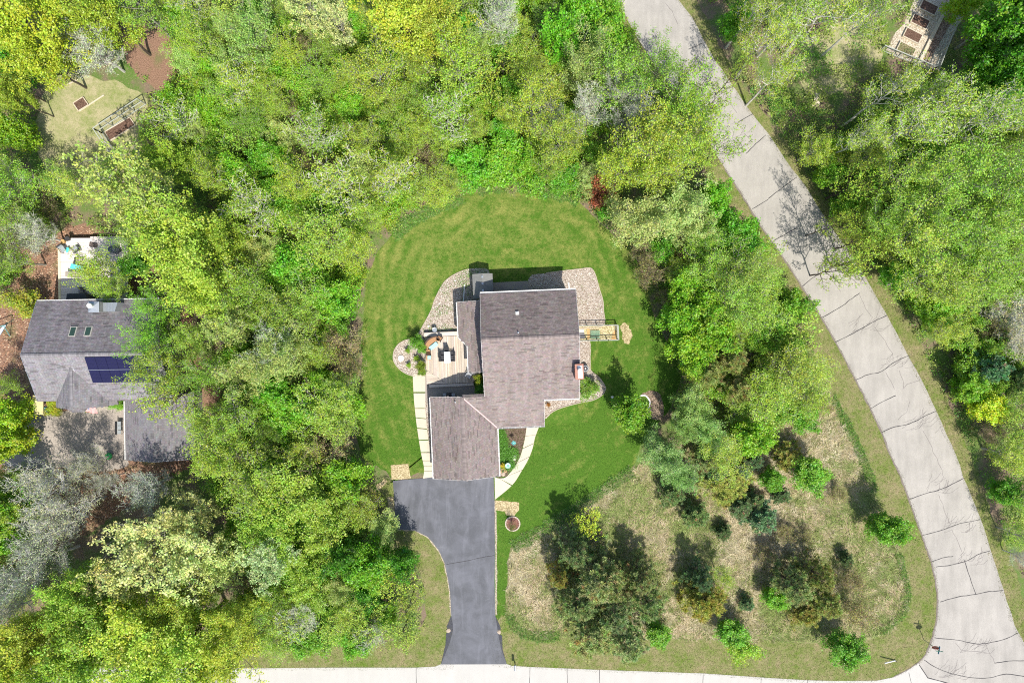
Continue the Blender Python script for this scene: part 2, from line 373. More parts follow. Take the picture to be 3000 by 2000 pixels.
lawn_px = [(1151,1407),(1128,1380),(1100,1365),(1056,1333),(1045,1220),(1060,1092),(1058,1007),(1064,922),(1070,850),(1090,773),(1120,722),(1150,685),(1193,649),(1240,620),(1297,593),(1350,573),(1402,561),(1460,556),(1521,556),(1570,560),(1617,567),(1660,580),(1699,597),(1744,641),(1800,690),(1850,735),(1885,807),(1900,858),(1925,943),(1965,1020),(2000,1075),(1980,1148),(1960,1199),(1920,1250),(1880,1297),(1870,1333),(1849,1375.5),(1798,1405),(1721,1460.6),(1650,1505),(1581,1550),(1521,1588),(1495,1605),(1485,1640),(1484,1700),(1481,1760),(1491,1807),(1505,1835),(1528,1854),(1560,1864),(1670,1864),(1959,1869),(2250,1873),(2411,1886),(2500,1884),(2573,1865),(2610,1848),(2633,1822),(2655,1790),(2662,1758),(2650,1682),(2628,1605),(2590,1512),(2560,1431),(2526,1333),(2480,1262),(2433,1156),(2399,1071),(2360,986),(2340,922),(2300,858),(2260,795),(2200,720),(2130,610),(2080,520)]
# lawn proper ends at the driveway edge / street
LAWN = [(1151,1407)] + lawn_px[1:43] + [(1484,1700),(1481,1760),(1488,1800),(1470,1800),(1440,1800),(1440,1380),(1260,1380),(1151,1409)]
VERGE = [(1440,1800),(1480,1780)] + lawn_px[45:] + [(2020,400),(1900,200),(1800,60),(1780,0),(1780,-60),(1815,-60)] + [(a+6, b) for a, b in road_L[1:-1]] + [(2569,1998),(2366,1997),(2250,1990),(2061,1977),(1755,1966),(1553,1958),(1500,1955),(1440,1950)]
VERGE_L = [(1166,1545),(1216,1549),(1254,1567),(1270,1585),(1290,1610),(1306,1648),(1316,1700),(1322,1733),(1326,1800),(1330,1960),(-60,1962),(-60,1930),(0,1932),(300,1925),(560,1915),(750,1905),(900,1895),(1060,1885),(1180,1875),(1235,1850),(1248,1800),(1245,1740),(1235,1690),(1215,1650),(1180,1610),(1150,1575),(1120,1540),(1105,1500),(1110,1440),(1125,1400),(1151,1405),(1158,1541)]
VERGE_R = [(a-8, b) for a, b in road_R] + [(3180,2180),(3080,1930),(3010,1790),(2975,1680),(2940,1590),(2905,1500),(2868,1400),(2835,1310),(2800,1220),(2760,1130),(2720,1050),(2670,960),(2625,880),(2580,800),(2540,735),(2470,650),(2400,560),(2340,480),(2290,410),(2230,320),(2170,240),(2120,160),(2085,80),(2050,20),(2010,-60)]
MEADOW = [(1488,1700),(1489,1640),(1500,1607),(1525,1590),(1585,1552),(1725,1463),(1800,1408),(1852,1378),(1900,1330),(2000,1250),(2200,1000),(2290,860),(2345,925),(2362,988),(2402,1072),(2436,1158),(2483,1264),(2529,1335),(2563,1433),(2593,1514),(2631,1607),(2653,1684),(2665,1758),(2658,1790),(2636,1823),(2612,1850),(2573,1868),(2500,1886),(2411,1888),(2250,1876),(1959,1872),(1670,1867),(1560,1867),(1526,1856),(1503,1837),(1489,1808),(1483,1760)]
CLEAR = [(150,240),(210,215),(330,240),(420,270),(430,330),(400,420),(350,500),(250,520),(150,500),(110,440),(110,330)]
LITTER1 = [(-60,800),(150,700),(200,660),(300,670),(330,720),(540,800),(560,900),(560,1020),(640,1060),(640,1180),(600,1330),(480,1400),(380,1480),(150,1620),(-60,1640)]
LITTER2 = [(350,60),(440,60),(520,130),(530,200),(480,260),(400,220),(360,150)]
NDRIVE = [(60,1218),(130,1212),(365,1195),(372,1330),(372,1365),(300,1380),(200,1370),(60,1370),(-30,1340),(20,1270)]
GARDEN_TR = [(2595,148),(2625,95),(2650,70),(2690,-40),(2860,-40),(2850,0),(2800,90),(2765,165),(2752,210),(2715,205),(2660,180)]
CLEAR_TR = [(2350,140),(2440,70),(2560,60),(2600,120),(2560,200),(2480,260),(2400,290),(2340,230)]
def sheet(name, px, z, mat, kind='structure', jit=0.0, step=.7, sm=True, thick=None, label=None):
    pts = Wp(px)
    if sm: pts = smooth_line(pts, 4, True)
    if jit: pts = densify(pts, step, jit, seed=len(px))
    m = MB()
    if thick: m.poly(pts, z-thick, z)
    else: m.poly(pts, z)
    o = m.build(name, mat, kind=kind)
    if label: o['label'] = label
    return o, pts
m = MB(); m.poly([(-400,-400),(400,-400),(400,400),(-400,400)], 0); m.build('ground', M_floor, kind='structure')['label'] = 'woodland floor of brown litter and low green growth under all the trees'
meadow, MEADOW_W = sheet('meadow', MEADOW, .004, M_meadow, jit=.25, label='rough meadow of tan dry grass between the mown lawn and the curved road')
for i, (p, z, mt, nm, lb) in enumerate([(LITTER1, .004, M_litter, 'leaf_litter_ground', 'reddish leaf litter around the grey-roofed house'), (LITTER2, .004, M_litter, 'leaf_litter_patch', 'bare brown litter patch beside the yellow-green maples'),
      (CLEAR, .008, M_clear, 'garden_clearing', 'small lawn clearing around the fenced vegetable plot'), (CLEAR_TR, .004, M_clear, 'aspen_clearing', 'worn grass clearing under the leaning aspen trunks')]):
    sheet(nm, p, z, mt, jit=.3, label=lb)
lawn, LAWN_W = sheet('lawn', LAWN, .012, M_lawn, jit=.12, label='mown green lawn with curved mower stripes around the mauve-roofed house')
verge, VERGE_W = sheet('verge', VERGE, .008, M_verge, jit=.12, sm=False, label='mown brownish verge between the meadow and the two roads')
vergel, VERGEL_W = sheet('verge_west', VERGE_L, .008, M_verge, jit=.12, sm=False, label='grass verge along the west side of the black driveway')
verger, VERGER_W = sheet('verge_east', VERGE_R, .008, M_verge, jit=.25, sm=False, label='narrow verge on the far side of the curved road')
road, _ = sheet('road', road_px, .020, M_road, sm=False, jit=.05, step=1.2, label='curved pale road crossed by black sealed cracks')
street, _ = sheet('street', street_px, .024, M_street, sm=False, label='white concrete street along the driveway mouth')
sheet('driveway_apron', apr_L, .026, M_apron, sm=False, label='darker asphalt flare on the west edge of the driveway mouth')
sheet('driveway_apron', apr_R, .026, M_apron, sm=False, label='darker asphalt flare on the east edge of the driveway mouth')
drive, _ = sheet('driveway', drive_px, .045, M_drive, sm=False, thick=.05, label='black sealed asphalt driveway widening before the garage')
sheet('neighbour_driveway', NDRIVE, .012, M_ndrive, sm=True, label='tan worn driveway in front of the grey-roofed house')
def ribbon(m, pts, w, z, seed=0, jit=.0):
    pts = densify(pts, .5, jit, closed=False, seed=seed); r = random.Random(seed)
    L = []; R = []
    for i, p in enumerate(pts):
        a = pts[max(i-1, 0)]; b = pts[min(i+1, len(pts)-1)]; dx, dy = b[0]-a[0], b[1]-a[1]; q = math.hypot(dx, dy) or 1
        ww = w*r.uniform(.6, 1.15)/2; L.append((p[0]-dy/q*ww, p[1]+dx/q*ww, z)); R.append((p[0]+dy/q*ww, p[1]-dx/q*ww, z))
    n = len(L); m.add(L+R, [(i, i+n, i+n+1, i+1) for i in range(n-1)])
T8 = lambda pts: [(2250+a*.4254, 667+b*.4254) for a, b in pts]
T12 = lambda pts: [(2250+a*.4254, 1333+b*.4254) for a, b in pts]
T3 = lambda pts: [(1500+a*.4254, b*.4254) for a, b in pts]
T4 = lambda pts: [(2250+a*.4254, b*.4254) for a, b in pts]
seals = [T8([(235,405),(300,350),(370,310),(470,250),(600,180)]),T8([(370,620),(500,545),(560,500),(630,450)]),T8([(462,788),(560,740),(650,690),(740,640),(820,602)]),
 T8([(605,1048),(690,1010),(780,990),(860,930),(970,880)]),T8([(705,1245),(800,1190),(880,1155)]),T8([(780,1410),(870,1370),(970,1350),(1070,1300),(1155,1262)]),
 T12([(975,302),(1090,262),(1200,230),(1345,158)]),T12([(1065,548),(1180,520),(1320,470),(1458,442)]),T12([(1130,732),(1200,705),(1275,695)]),
 T12([(1155,768),(1270,752),(1380,720),(1450,680),(1530,655)]),T12([(1185,1008),(1300,975),(1430,955),(1520,938),(1620,928)]),T12([(1350,720),(1390,840),(1430,955)]),
 T12([(1145,1255),(1310,1272),(1400,1292),(1480,1295),(1610,1270),(1725,1220)]),T12([(1075,1408),(1160,1460),(1260,1500),(1400,1530),(1520,1530),(1640,1505),(1763,1520)]),
 T12([(1560,1430),(1660,1415),(1790,1412)]),T3([(1215,340),(1310,300)]),T3([(1560,840),(1660,785)]),T3([(1610,1060),(1680,990),(1750,930)]),T3([(1655,1440),(1763,1375)]),
 T4([(0,1370),(110,1285),(200,1220)]),T8([(40,90),(110,50),(200,0)])]
for i, p in enumerate(seals):
    m = MB(); ribbon(m, smooth_line(Wp(p), 4), .085, .026, i, .03); m.build('crack_seal', M_tar, road)
m = MB(); ribbon(m, Wp(T12([(1040,1440),(1100,1530),(1240,1567),(1400,1600)])), .12, .030, 3); m.build('crack_seal', M_tar, street)
m = MB(); k = 50
hair = [T8([(630,460),(660,530),(710,610)]),T8([(735,680),(800,780),(850,860),(860,920)]),T8([(1060,1390),(1110,1480),(1150,1567)]),T8([(810,1000),(870,1110)]),T8([(900,980),(935,1080),(930,1110)]),T8([(940,1110),(960,1080),(1050,1045)]),
 T12([(1170,270),(1200,340),(1250,470)]),T12([(1270,510),(1300,590),(1335,665)]),T12([(1150,0),(1190,80),(1200,140)]),T3([(1060,30),(1100,80),(1140,170)]),T12([(1500,1300),(1530,1370),(1560,1430)]),T12([(1290,1290),(1330,1340),(1440,1350),(1510,1360)]),T8([(430,350),(500,440)]),T8([(1150,1410),(1190,1370),(1220,1450)]),T3([(1490,700),(1550,780)])]
for p in hair: ribbon(m, Wp(p), .045, .024, k, .10); k += 1
for c, L in ((T8([(640,700)])[0], 3.2), (T8([(850,940)])[0], 2.2), (T8([(980,1360)])[0], 3.0), (T12([(1160,220)])[0], 2.4), (T12([(1400,1340)])[0], 2.5), (T12([(1280,495)])[0], 2), (T12([(1230,1500)])[0], 2.4), (T12([(1370,725)])[0], 1.6)):
    x0, y0 = W(*c)
    for q in range(16):
        rr = random.Random(k); a = radians(28)+rr.uniform(-.5, .5); l = rr.uniform(.6, L); ox = rr.uniform(-1.6, 1.6); oy = rr.uniform(-.7, .7)
        ribbon(m, [(x0+ox, y0+oy), (x0+ox+l*.5*cos(a), y0+oy+l*.5*sin(a)+rr.uniform(-.2, .2)), (x0+ox+l*cos(a+.3), y0+oy+l*sin(a+.3))], .03, .024, k, .06); k += 1
m.build('hairline_cracks', M_crack, road, kind='stuff')
for x, x2 in ((1219,1220),(1553,1550),(1661,1665),(1756,1757),(2060,2058),(2230,2226),(2366,2368),(600,602),(300,300),(2662,2680)):
    m = MB(); y0 = 1955 if x < 1300 else (1952+(x-1553)*.045 if x < 2600 else 1968)
    ribbon(m, Wp([(x, y0), (x2, 2040), (x2, 2170)]), .06, .030, int(x), .02); m.build('joint', M_tar, street)
m = MB(); ribbon(m, Wp([(1308,1652),(1360,1643),(1400,1634),(1449,1625)]), .06, .049, 5, .02); m.build('crack_seal', M_tar, drive)
# gutter edge lines of road and driveway
m = MB(); ribbon(m, Wp([(a-1, b) for a, b in road_L[8:-1]]), .22, .0235, 9, .05); m.build('road_edge', plain('road_edge_grit', (.20, .17, .15), .9, var=.4, scale=20), road, kind='stuff')
m = MB(); ribbon(m, Wp(drive_px[17:33]), .25, .0245, 9, .06); ribbon(m, Wp([(1451,1465),(1453,1560),(1453,1700),(1454,1800)]), .25, .0245, 4, .05); m.build('driveway_edge_grit', speckle('edge_grit', [(.3, .25, .18), (.5, .44, .34), (.66, .6, .48)], 14), drive, kind='stuff')

# walks
wl = [(1209.4,1096),(1212.4,1162),(1216,1200),(1220,1237),(1227,1285),(1235,1333),(1241,1360),(1242.6,1380),(1239,1401)]
wr = [(1247,1096),(1246,1162),(1247,1200),(1250,1241),(1255,1284),(1262.6,1333),(1268,1360),(1270,1380),(1271,1396)]
def ladder(name, A, B, ts, z, mat, label, cat='walkway'):
    A = smooth_line(A, 8); B = smooth_line(B, 8)
    def at(P, t):
        f = t*(len(P)-1); i = min(int(f), len(P)-2); u = f-i
        return (P[i][0]*(1-u)+P[i+1][0]*u, P[i][1]*(1-u)+P[i+1][1]*u)
    root = empty(name, (0, 0, 0)); root['kind'] = 'structure'; root['label'] = label
    for t0, t1 in zip(ts[:-1], ts[1:]):
        g = .0035; n = 5; q = [at(A, t0+g+(t1-t0-2*g)*i/n) for i in range(n+1)]+[at(B, t1-g-(t1-t0-2*g)*i/n) for i in range(n+1)]
        o = MB().poly(Wp(q), .0, z).build('slab', mat, root)
        s = random.uniform(.94, 1.03)
    return root
ladder('garden_walk', wl, wr, [0, .1, .235, .33, .42, .51, .60, .69, .78, .87, 1], .06, M_walk, 'straight concrete walk from the patio down beside the garage')
ci = [(1543.3,1247),(1540,1270),(1535.9,1293),(1525.5,1332.5),(1508.3,1365),(1483,1396),(1462.7,1400),(1449,1397)]
co = [(1580,1247),(1572,1268),(1566.8,1283),(1560,1313.6),(1547,1346),(1528,1379),(1500.5,1420),(1450,1462.5)]
ladder('front_walk', ci, co, [0, .19, .36, .53, .70, .86, 1], .07, M_walk, 'curved cream concrete walk from the driveway to the front door')

# beds
GR = 'gravel_bed'
bedA = [(1385,1000),(1345,975),(1240,978),(1222,985),(1232,967),(1250,935),(1265,905),(1273,880),(1290,845),(1305,823),(1330,805),(1360,792),(1384,787),(1384,900),(1345,960)]
bedB = [(1244,1105),(1215,1102),(1190,1094),(1170,1080),(1156,1062),(1152,1045),(1156,1025),(1168,1008),(1186,997),(1204,993),(1230,985),(1250,1010)]
bedA = [(1222,985),(1232,967),(1250,935),(1265,905),(1273,880),(1290,845),(1305,823),(1330,805),(1360,792),(1381,787),(1430,790),(1432,840),(1400,900),(1400,990),(1245,990)]
bedC = [(1550,815),(1600,800),(1646,794),(1700,788),(1725,785),(1736,790),(1745,808),(1757,850),(1766,880),(1768,910),(1766,955),(1690,960),(1560,900)]
bedD = [(1680,995),(1727,997),(1729,1060),(1731,1085),(1755,1105),(1772,1130),(1773,1142),(1762,1158),(1735,1172),(1700,1179),(1650,1192),(1620,1205),(1595,1225),(1590,1160),(1680,1160)]
bedE = [(1246,1171),(1248,1215),(1253,1262),(1258,1310),(1264,1350),(1285,1350),(1285,1171)]
BEDS = {}
for i, (p, mt, lb) in enumerate([(bedA, M_gravel, 'gravel bed curving around the shed corner and deck'), (bedB, M_gravel, 'rounded gravel bed with white stone disc beside the deck'),
    (bedC, M_gravel, 'pale gravel bed behind the house above the fenced planter'), (bedD, M_gravel, 'gravel bed around the brick chimney and leafy shrub'), (bedE, M_gravel, 'thin gravel strip between walk and garage wall')]):
    o, pw = sheet(GR, p, .020+.003*(i % 2), mt, jit=.04, step=.4, label=lb); BEDS[i] = pw
sheet('front_bed', [(1440,1235),(1545,1240),(1540,1270),(1535,1293),(1525,1332),(1507,1364),(1484,1394),(1462,1398),(1440,1390)], .020, M_mulch, sm=False, label='brown mulch bed with ground cover between garage and curved walk')
sheet('tree_bed', [(1872,1160),(1890,1158),(1905,1175),(1902,1195),(1890,1215),(1935,1230),(1945,1190),(1930,1150),(1900,1145)], .020, M_mulch2, jit=.05, label='brown mulch patch beside the small lawn tree')
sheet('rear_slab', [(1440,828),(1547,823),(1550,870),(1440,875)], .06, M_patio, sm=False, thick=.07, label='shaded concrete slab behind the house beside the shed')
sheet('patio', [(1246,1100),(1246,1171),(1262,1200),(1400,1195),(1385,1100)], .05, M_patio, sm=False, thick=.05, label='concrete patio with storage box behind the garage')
def edging(name, px, mat, w=.10, h=.09, label=None, closed=False):
    pts = smooth_line(Wp(px), 4); m = MB()
    for a, b in zip(pts[:-1], pts[1:]): m.bar((a[0], a[1], h/2), (b[0], b[1], h/2), w, h)
    o = m.build(name, mat); return tag(o, label, 'edging')
M_edge = plain('bed_edging', (.42, .36, .28), .8, var=.25, scale=12)
edging('bed_edging', bedA[:10], M_edge, label='thin pale edging between lawn and gravel bed beside the shed')
edging('bed_edging', bedB[1:10], M_edge, label='round thin edging around the gravel bed west of the deck')
edging('bed_edging', bedC[1:12], M_edge, label='thin edging of the large gravel bed behind the house')
edging('bed_edging', bedD[1:13], M_edge, label='thin wavy edging of the gravel bed below the chimney')
edging('bed_edging', [(1872,1160),(1890,1158),(1902,1172),(1903,1185),(1895,1200)], M_white, .16, .12, label='white curved stone edging beside the small lawn tree')

# ---------------------------------------------------------------- houses
def frame(a):
    a = radians(a); ca, sa = cos(a), sin(a)
    return lambda u, v: (u*ca-v*sa, u*sa+v*ca)
HF = frame(2.4); NF = frame(1.0)
def roof_plane(name, F, uv, zf, mat, parent, down, course=.15, tab=.30, seed=0, thick=.16, shade=(.78, 1.12), slab=True):
    """slab + one joined mesh of individual shingle tabs"""
    pts = [F(*p) for p in uv]
    inv = {tuple(F(*p)): p for p in uv}
    m = MB(); n = len(uv)
    area = sum(uv[i][0]*uv[(i+1)%n][1]-uv[(i+1)%n][0]*uv[i][1] for i in range(n))
    q = uv if area > 0 else uv[::-1]
    vs = [(*F(u, v), zf(u, v)-thick-.02) for u, v in q]+[(*F(u, v), zf(u, v)-.02) for u, v in q]
    m.add(vs, [tuple(range(n-1, -1, -1)), tuple(range(n, 2*n))]+[(i, (i+1) % n, n+(i+1) % n, n+i) for i in range(n)])
    rf = m.build(name, M_roofdeck, parent)
    d = np.array(down, float); d /= np.linalg.norm(d); e = np.array((-d[1], d[0]))
    P = np.array(uv); s = P@d; w = P@e; r = np.random.default_rng(seed); rows = []
    ns = int((s.max()-s.min())/course)+2; nt = int((w.max()-w.min())/tab)+3
    I, J = np.meshgrid(np.arange(ns), np.arange(nt), indexing='ij')
    off = r.uniform(0, tab, ns)[:, None]
    s0 = s.min()+I*course; w0 = w.min()-tab+J*tab+off
    ss = np.stack([s0-course*.25, s0-course*.25, s0+course, s0+course], -1); ww = np.stack([w0+.006, w0+tab-.006, w0+tab-.006, w0+.006], -1)
    ss[..., 2:] += r.uniform(-.012, .012, ss[..., 2:].shape[:2])[..., None]
    cc = np.stack([(s0+course*.5)[..., None]*d+(w0+tab/2)[..., None]*e], 0)[0].reshape(-1, 2)
    keep = inpoly(cc, P)
    UV = (ss[..., None]*d+ww[..., None]*e).reshape(-1, 4, 2)[keep]
    smx, smn = s.max(), s.min(); 
    c = radians(2.4) if F is HF else radians(1.0)
    U, V = UV[..., 0], UV[..., 1]; Z = np.vectorize(zf)(U, V); Z[:, 2:] += .022; Z[:, :2] += .002
    # keep tabs inside the polygon bounds
    X = U*cos(c)-V*sin(c); Y = U*sin(c)+V*cos(c)
    co = np.stack([X, Y, Z], -1).reshape(-1, 3)
    o0 = parent_loc(parent); co -= o0
    g = r.uniform(shade[0], shade[1], (len(UV), 1)); hue = r.normal(0, .035, (len(UV), 3)); cols = np.clip(g*(1+hue), .2, 1.6)
    rows_ = I.ravel()[keep]; dk = r.random(len(UV)) < .035; dk |= np.roll(dk, 1) | (np.roll(dk, 2) & (r.random(len(UV)) < .5)); cols[dk] *= .70
    me = ngon_mesh('shingles', co, 4, cols)
    # orient faces upward
    o = link('shingles', me, mat, rf, kind='stuff'); o.parent = rf
    return rf
def strip(F, a, b, z0, z1, w, h, name, mat, parent, up=.0):
    m = MB(); m.bar((*F(*a), z0+up), (*F(*b), z1+up), w, h); return m.build(name, mat, parent)
def caps(F, a, b, z0, z1, mat, parent, w=.32, step=.22, seed=3):
    """ridge cap shingles as one joined mesh"""
    r = np.random.default_rng(seed); A = np.array((*F(*a), z0)); B = np.array((*F(*b), z1)); L = np.linalg.norm(B-A); d = (B-A)/L
    n = int(L/step); s = np.array((-d[1], d[0], 0)); s /= np.linalg.norm(s); V = []; C = []
    o0 = parent_loc(parent)
    for i in range(n):
        p = A+d*i*step-o0; q = p+d*(step*1.1); up = np.array((0, 0, .045)); lo = np.array((0, 0, -.045))
        dz = np.array((0, 0, .012))
        V += [p-s*w/2+lo, q-s*w/2+lo+dz, q+up+dz, p+up, p+up, q+up+dz, q+s*w/2+lo+dz, p+s*w/2+lo]
        g = r.uniform(.75, 1.15); C += [(g, g, g)]*2
    me = ngon_mesh('ridge_cap', np.array(V), 4, np.array(C)); return link('ridge_cap', me, mat, parent, kind='stuff')

house = empty('house', (*HF(0, 0), 0), 'house with mauve-brown shingled roofs and attached garage at the head of the driveway', 'house')
ZN = lambda u, v: 7.3-.452*(v-.33)
ZS = lambda u, v: 7.3-.452*(.33-v)
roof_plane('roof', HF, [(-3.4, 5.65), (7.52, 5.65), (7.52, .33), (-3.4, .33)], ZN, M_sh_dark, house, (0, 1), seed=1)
roof_plane('roof', HF, [(-3.4, .33), (7.52, .33), (7.52, -6.9), (3.4, -6.9), (3.4, -10.1), (-2.2, -10.1), (-6.05, -6.2), (-3.4, -6.2)], ZS, M_sh_main, house, (0, -1), seed=2, shade=(.84, 1.1))
ZGW = lambda u, v: 4.35-.46*(-6.05-u)
ZGE = lambda u, v: 4.35-.46*(u+6.05)
roof_plane('garage_roof', HF, [(-9.88, -6.2), (-6.05, -6.2), (-6.05, -15.8), (-9.88, -15.8)], ZGW, M_sh_main, house, (-1, 0), seed=3, shade=(.86, 1.08))
roof_plane('garage_roof', HF, [(-6.05, -6.2), (-2.2, -10.1), (-2.2, -15.8), (-6.05, -15.8)], ZGE, M_sh_main, house, (1, 0), seed=4, shade=(.86, 1.1))
ZW = lambda u, v: 3.05+.36*(u+5.24)
roof_plane('wing_roof', HF, [(-6.28, 4.88), (-3.3, 4.88), (-3.3, -3.4), (-5.24, -3.4), (-5.24, -.3), (-6.26, .71)], ZW, M_sh_main, house, (-1, 0), seed=5, shade=(.86, 1.08))
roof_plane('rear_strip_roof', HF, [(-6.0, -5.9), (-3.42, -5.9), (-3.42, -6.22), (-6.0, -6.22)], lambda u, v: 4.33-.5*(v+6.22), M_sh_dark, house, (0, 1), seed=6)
caps(HF, (-3.4, .33), (7.52, .33), 7.33, 7.33, M_sh_main, house, .42)
caps(HF, (-6.05, -6.2), (-6.05, -15.8), 4.38, 4.38, M_sh_main, house, .42)
# pinkish valley flashing
strip(HF, (-6.0, -6.25), (-2.2, -10.08), ZS(0, -6.25)+.03, ZS(0, -10.08)+.03, .13, .03, 'valley_flashing', plain('pink_flashing', (.56, .38, .36), .6), house)
# gutters and fascia
def gutter(F, a, b, z, parent, mat=None, w=.13):
    m = MB(); m.bar((*F(*a), z), (*F(*b), z), w, .03)
    A = Vector((*F(*a), z)); B = Vector((*F(*b), z)); d = (B-A).normalized(); s = Vector((-d.y, d.x, 0))*w/2
    m.bar(A+s+Vector((0, 0, .05)), B+s+Vector((0, 0, .05)), .015, .1); m.bar(A-s+Vector((0, 0, .05)), B-s+Vector((0, 0, .05)), .015, .1)
    L = (B-A).length; k = 0.6
    while k < L:
        p = A+d*k+Vector((0, 0, .09)); m.bar(p-s, p+s, .03, .015); k += .75
    return m.build('gutter', mat or M_white, parent)
gutter(HF, (-3.45, 5.74), (7.6, 5.74), 4.78, house); gutter(HF, (3.4, -6.99), (7.6, -6.99), 3.92, house)
gutter(HF, (-2.15, -10.18), (3.47, -10.18), 2.5, house); gutter(HF, (-9.97, -6.2), (-9.97, -15.85), 2.46, house, w=.16)
gutter(HF, (-2.11, -10.2), (-2.11, -15.85), 2.46, house, w=.16); gutter(HF, (-6.36, 4.9), (-6.34, .7), 2.58, house, w=.10); gutter(HF, (-6.33, .7), (-5.31, -.34), 2.68, house, w=.09)
gutter(HF, (-5.31, -.3), (-5.31, -3.42), 2.9, house, w=.09)
for a, b, z0, z1 in (((7.56, 5.65), (7.56, .33), 4.84, 7.24), ((7.56, .33), (7.56, -6.9), 7.24, 3.98), ((-3.44, 5.65), (-3.44, .33), 4.84, 7.24), ((-3.44, .33), (-3.44, -6.2), 7.24, 4.3),
                     ((3.44, -6.9), (3.44, -10.1), 3.98, 2.5), ((-9.88, -15.84), (-6.05, -15.84), 2.53, 4.29), ((-6.05, -15.84), (-2.2, -15.84), 4.29, 2.53), ((-9.88, -6.16), (-6.05, -6.16), 2.53, 4.29),
                     ((-6.28, 4.92), (-3.4, 4.92), 2.62, 3.66), ((-5.24, -3.44), (-3.4, -3.44), 2.99, 3.66)):
    strip(HF, a, b, z0, z1, .04, .16, 'fascia', plain('aged_trim', (.50, .48, .46), .6, var=.1), house)
# walls
def wall_poly(uv, z0, z1, F, mat, parent, name='wall'):
    return MB().poly([F(*p) for p in uv], z0, z1).build(name, mat, parent)
wall_poly([(-3.1, 5.2), (7.15, 5.2), (7.15, -6.5), (-3.1, -6.5)], 0, 3.75, HF, M_siding, house)
def gable_wall(F, u, v0, v1, zb, zf, mat, parent, along='v', t=.14):
    n = 8; pts = []
    m = MB(); ks = [v0+(v1-v0)*i/n for i in range(n+1)]
    for i in range(n):
        a, b = ks[i], ks[i+1]
        if along == 'v':
            q = [(u-t/2, a), (u+t/2, a), (u+t/2, b), (u-t/2, b)]; zz = [zf(u, a), zf(u, a), zf(u, b), zf(u, b)]
        else:
            q = [(a, u-t/2), (b, u-t/2), (b, u+t/2), (a, u+t/2)]; zz = [zf(a, u), zf(b, u), zf(b, u), zf(a, u)]
        w = [F(*p) for p in q]; vs = [(x, y, zb) for x, y in w]+[(x, y, z-.22) for (x, y), z in zip(w, zz)]
        m.add(vs, [(3, 2, 1, 0), (4, 5, 6, 7), (0, 1, 5, 4), (1, 2, 6, 5), (2, 3, 7, 6), (3, 0, 4, 7)])
    return m.build('wall', mat, parent)
zmain = lambda u, v: min(ZN(u, v), ZS(u, v))
gable_wall(HF, -3.02, -6.4, 5.2, 3.75, zmain, M_siding, house); gable_wall(HF, 7.08, -6.4, 5.2, 3.75, zmain, M_siding, house)
gable_wall(HF, 5.13, -3.1, 7.15, 3.75, zmain, M_siding, house, 'u')
wall_poly([(-3.1, -6.5), (3.1, -6.5), (3.1, -9.75), (-3.1, -9.75)], 0, 2.45, HF, M_siding, house)
wall_poly([(-9.6, -6.45), (-2.5, -6.45), (-2.5, -15.5), (-9.6, -15.5)], 0, 2.3, HF, M_siding, house)
zg = lambda u, v: min(ZGW(u, v), ZGE(u, v))
gable_wall(HF, -15.42, -9.6, -2.5, 2.3, zg, M_siding, house, 'u'); gable_wall(HF, -6.52, -9.6, -3.2, 2.3, lambda u, v: ZGW(u, v) if u < -6.05 else 4.3, M_siding, house, 'u')
wall_poly([(-5.95, 4.6), (-3.12, 4.6), (-3.12, -3.1), (-4.95, -3.1), (-4.95, -.2), (-5.95, .8)], 0, 2.45, HF, M_siding, house)
def opening(F, c, w, z0, z1, axis, parent, name='window', proud=.03):
    """window: frame part with a pane sub-part; axis 'u' = wall runs along u"""
    m = MB(); p = MB(); t = .06
    def pt(s, z): 
        q = (c[0]+s, c[1]) if axis == 'u' else (c[0], c[1]+s)
        return (*F(*q), z)
    m.bar(pt(-w/2, z0), pt(-w/2, z1), .09, .09); m.bar(pt(w/2, z0), pt(w/2, z1), .09, .09)
    m.bar(pt(-w/2-.05, z1), pt(w/2+.05, z1), .10, .10); m.bar(pt(-w/2-.05, z0), pt(w/2+.05, z0), .12, .08)
    if name == 'window': m.bar(pt(0, z0), pt(0, z1), .05, .05)
    o = m.build(name, M_white, parent)
    p.bar(pt(-w/2+.04, (z0+z1)/2), pt(w/2-.04, (z0+z1)/2), .04, z1-z0-.08)
    p.build('pane' if name == 'window' else 'leaf', M_glass if name == 'window' else M_white, o).location = (0, 0, 0)
    return o
for u in (-1.5, 1.2, 4.6): opening(HF, (u, 5.22), 1.3, 3.0-.2, 4.1, 'u', house)
for u in (.4, 5): opening(HF, (u, 5.22), 1.6, .4, 1.9, 'u', house)
for v in (3.3, -.6): opening(HF, (7.17, v), 1.2, 3.4, 4.6, 'v', house)
for u in (4.4, 5.9): opening(HF, (u, -6.52), 1.0, 2.0, 3.2, 'u', house)
opening(HF, (1.6, -9.77), 1.3, 1.0, 2.1, 'u', house); opening(HF, (-.6, -9.77), 1.0, .1, 2.15, 'u', house, 'door')
opening(HF, (-5.97, 3), 1.3, 1.0, 2.1, 'v', house); opening(HF, (-4.97, -1.7), 1.8, .5, 2.4, 'v', house)
gd = opening(HF, (-6.0, -15.52), 4.9, .05, 2.15, 'u', house, 'garage_door')
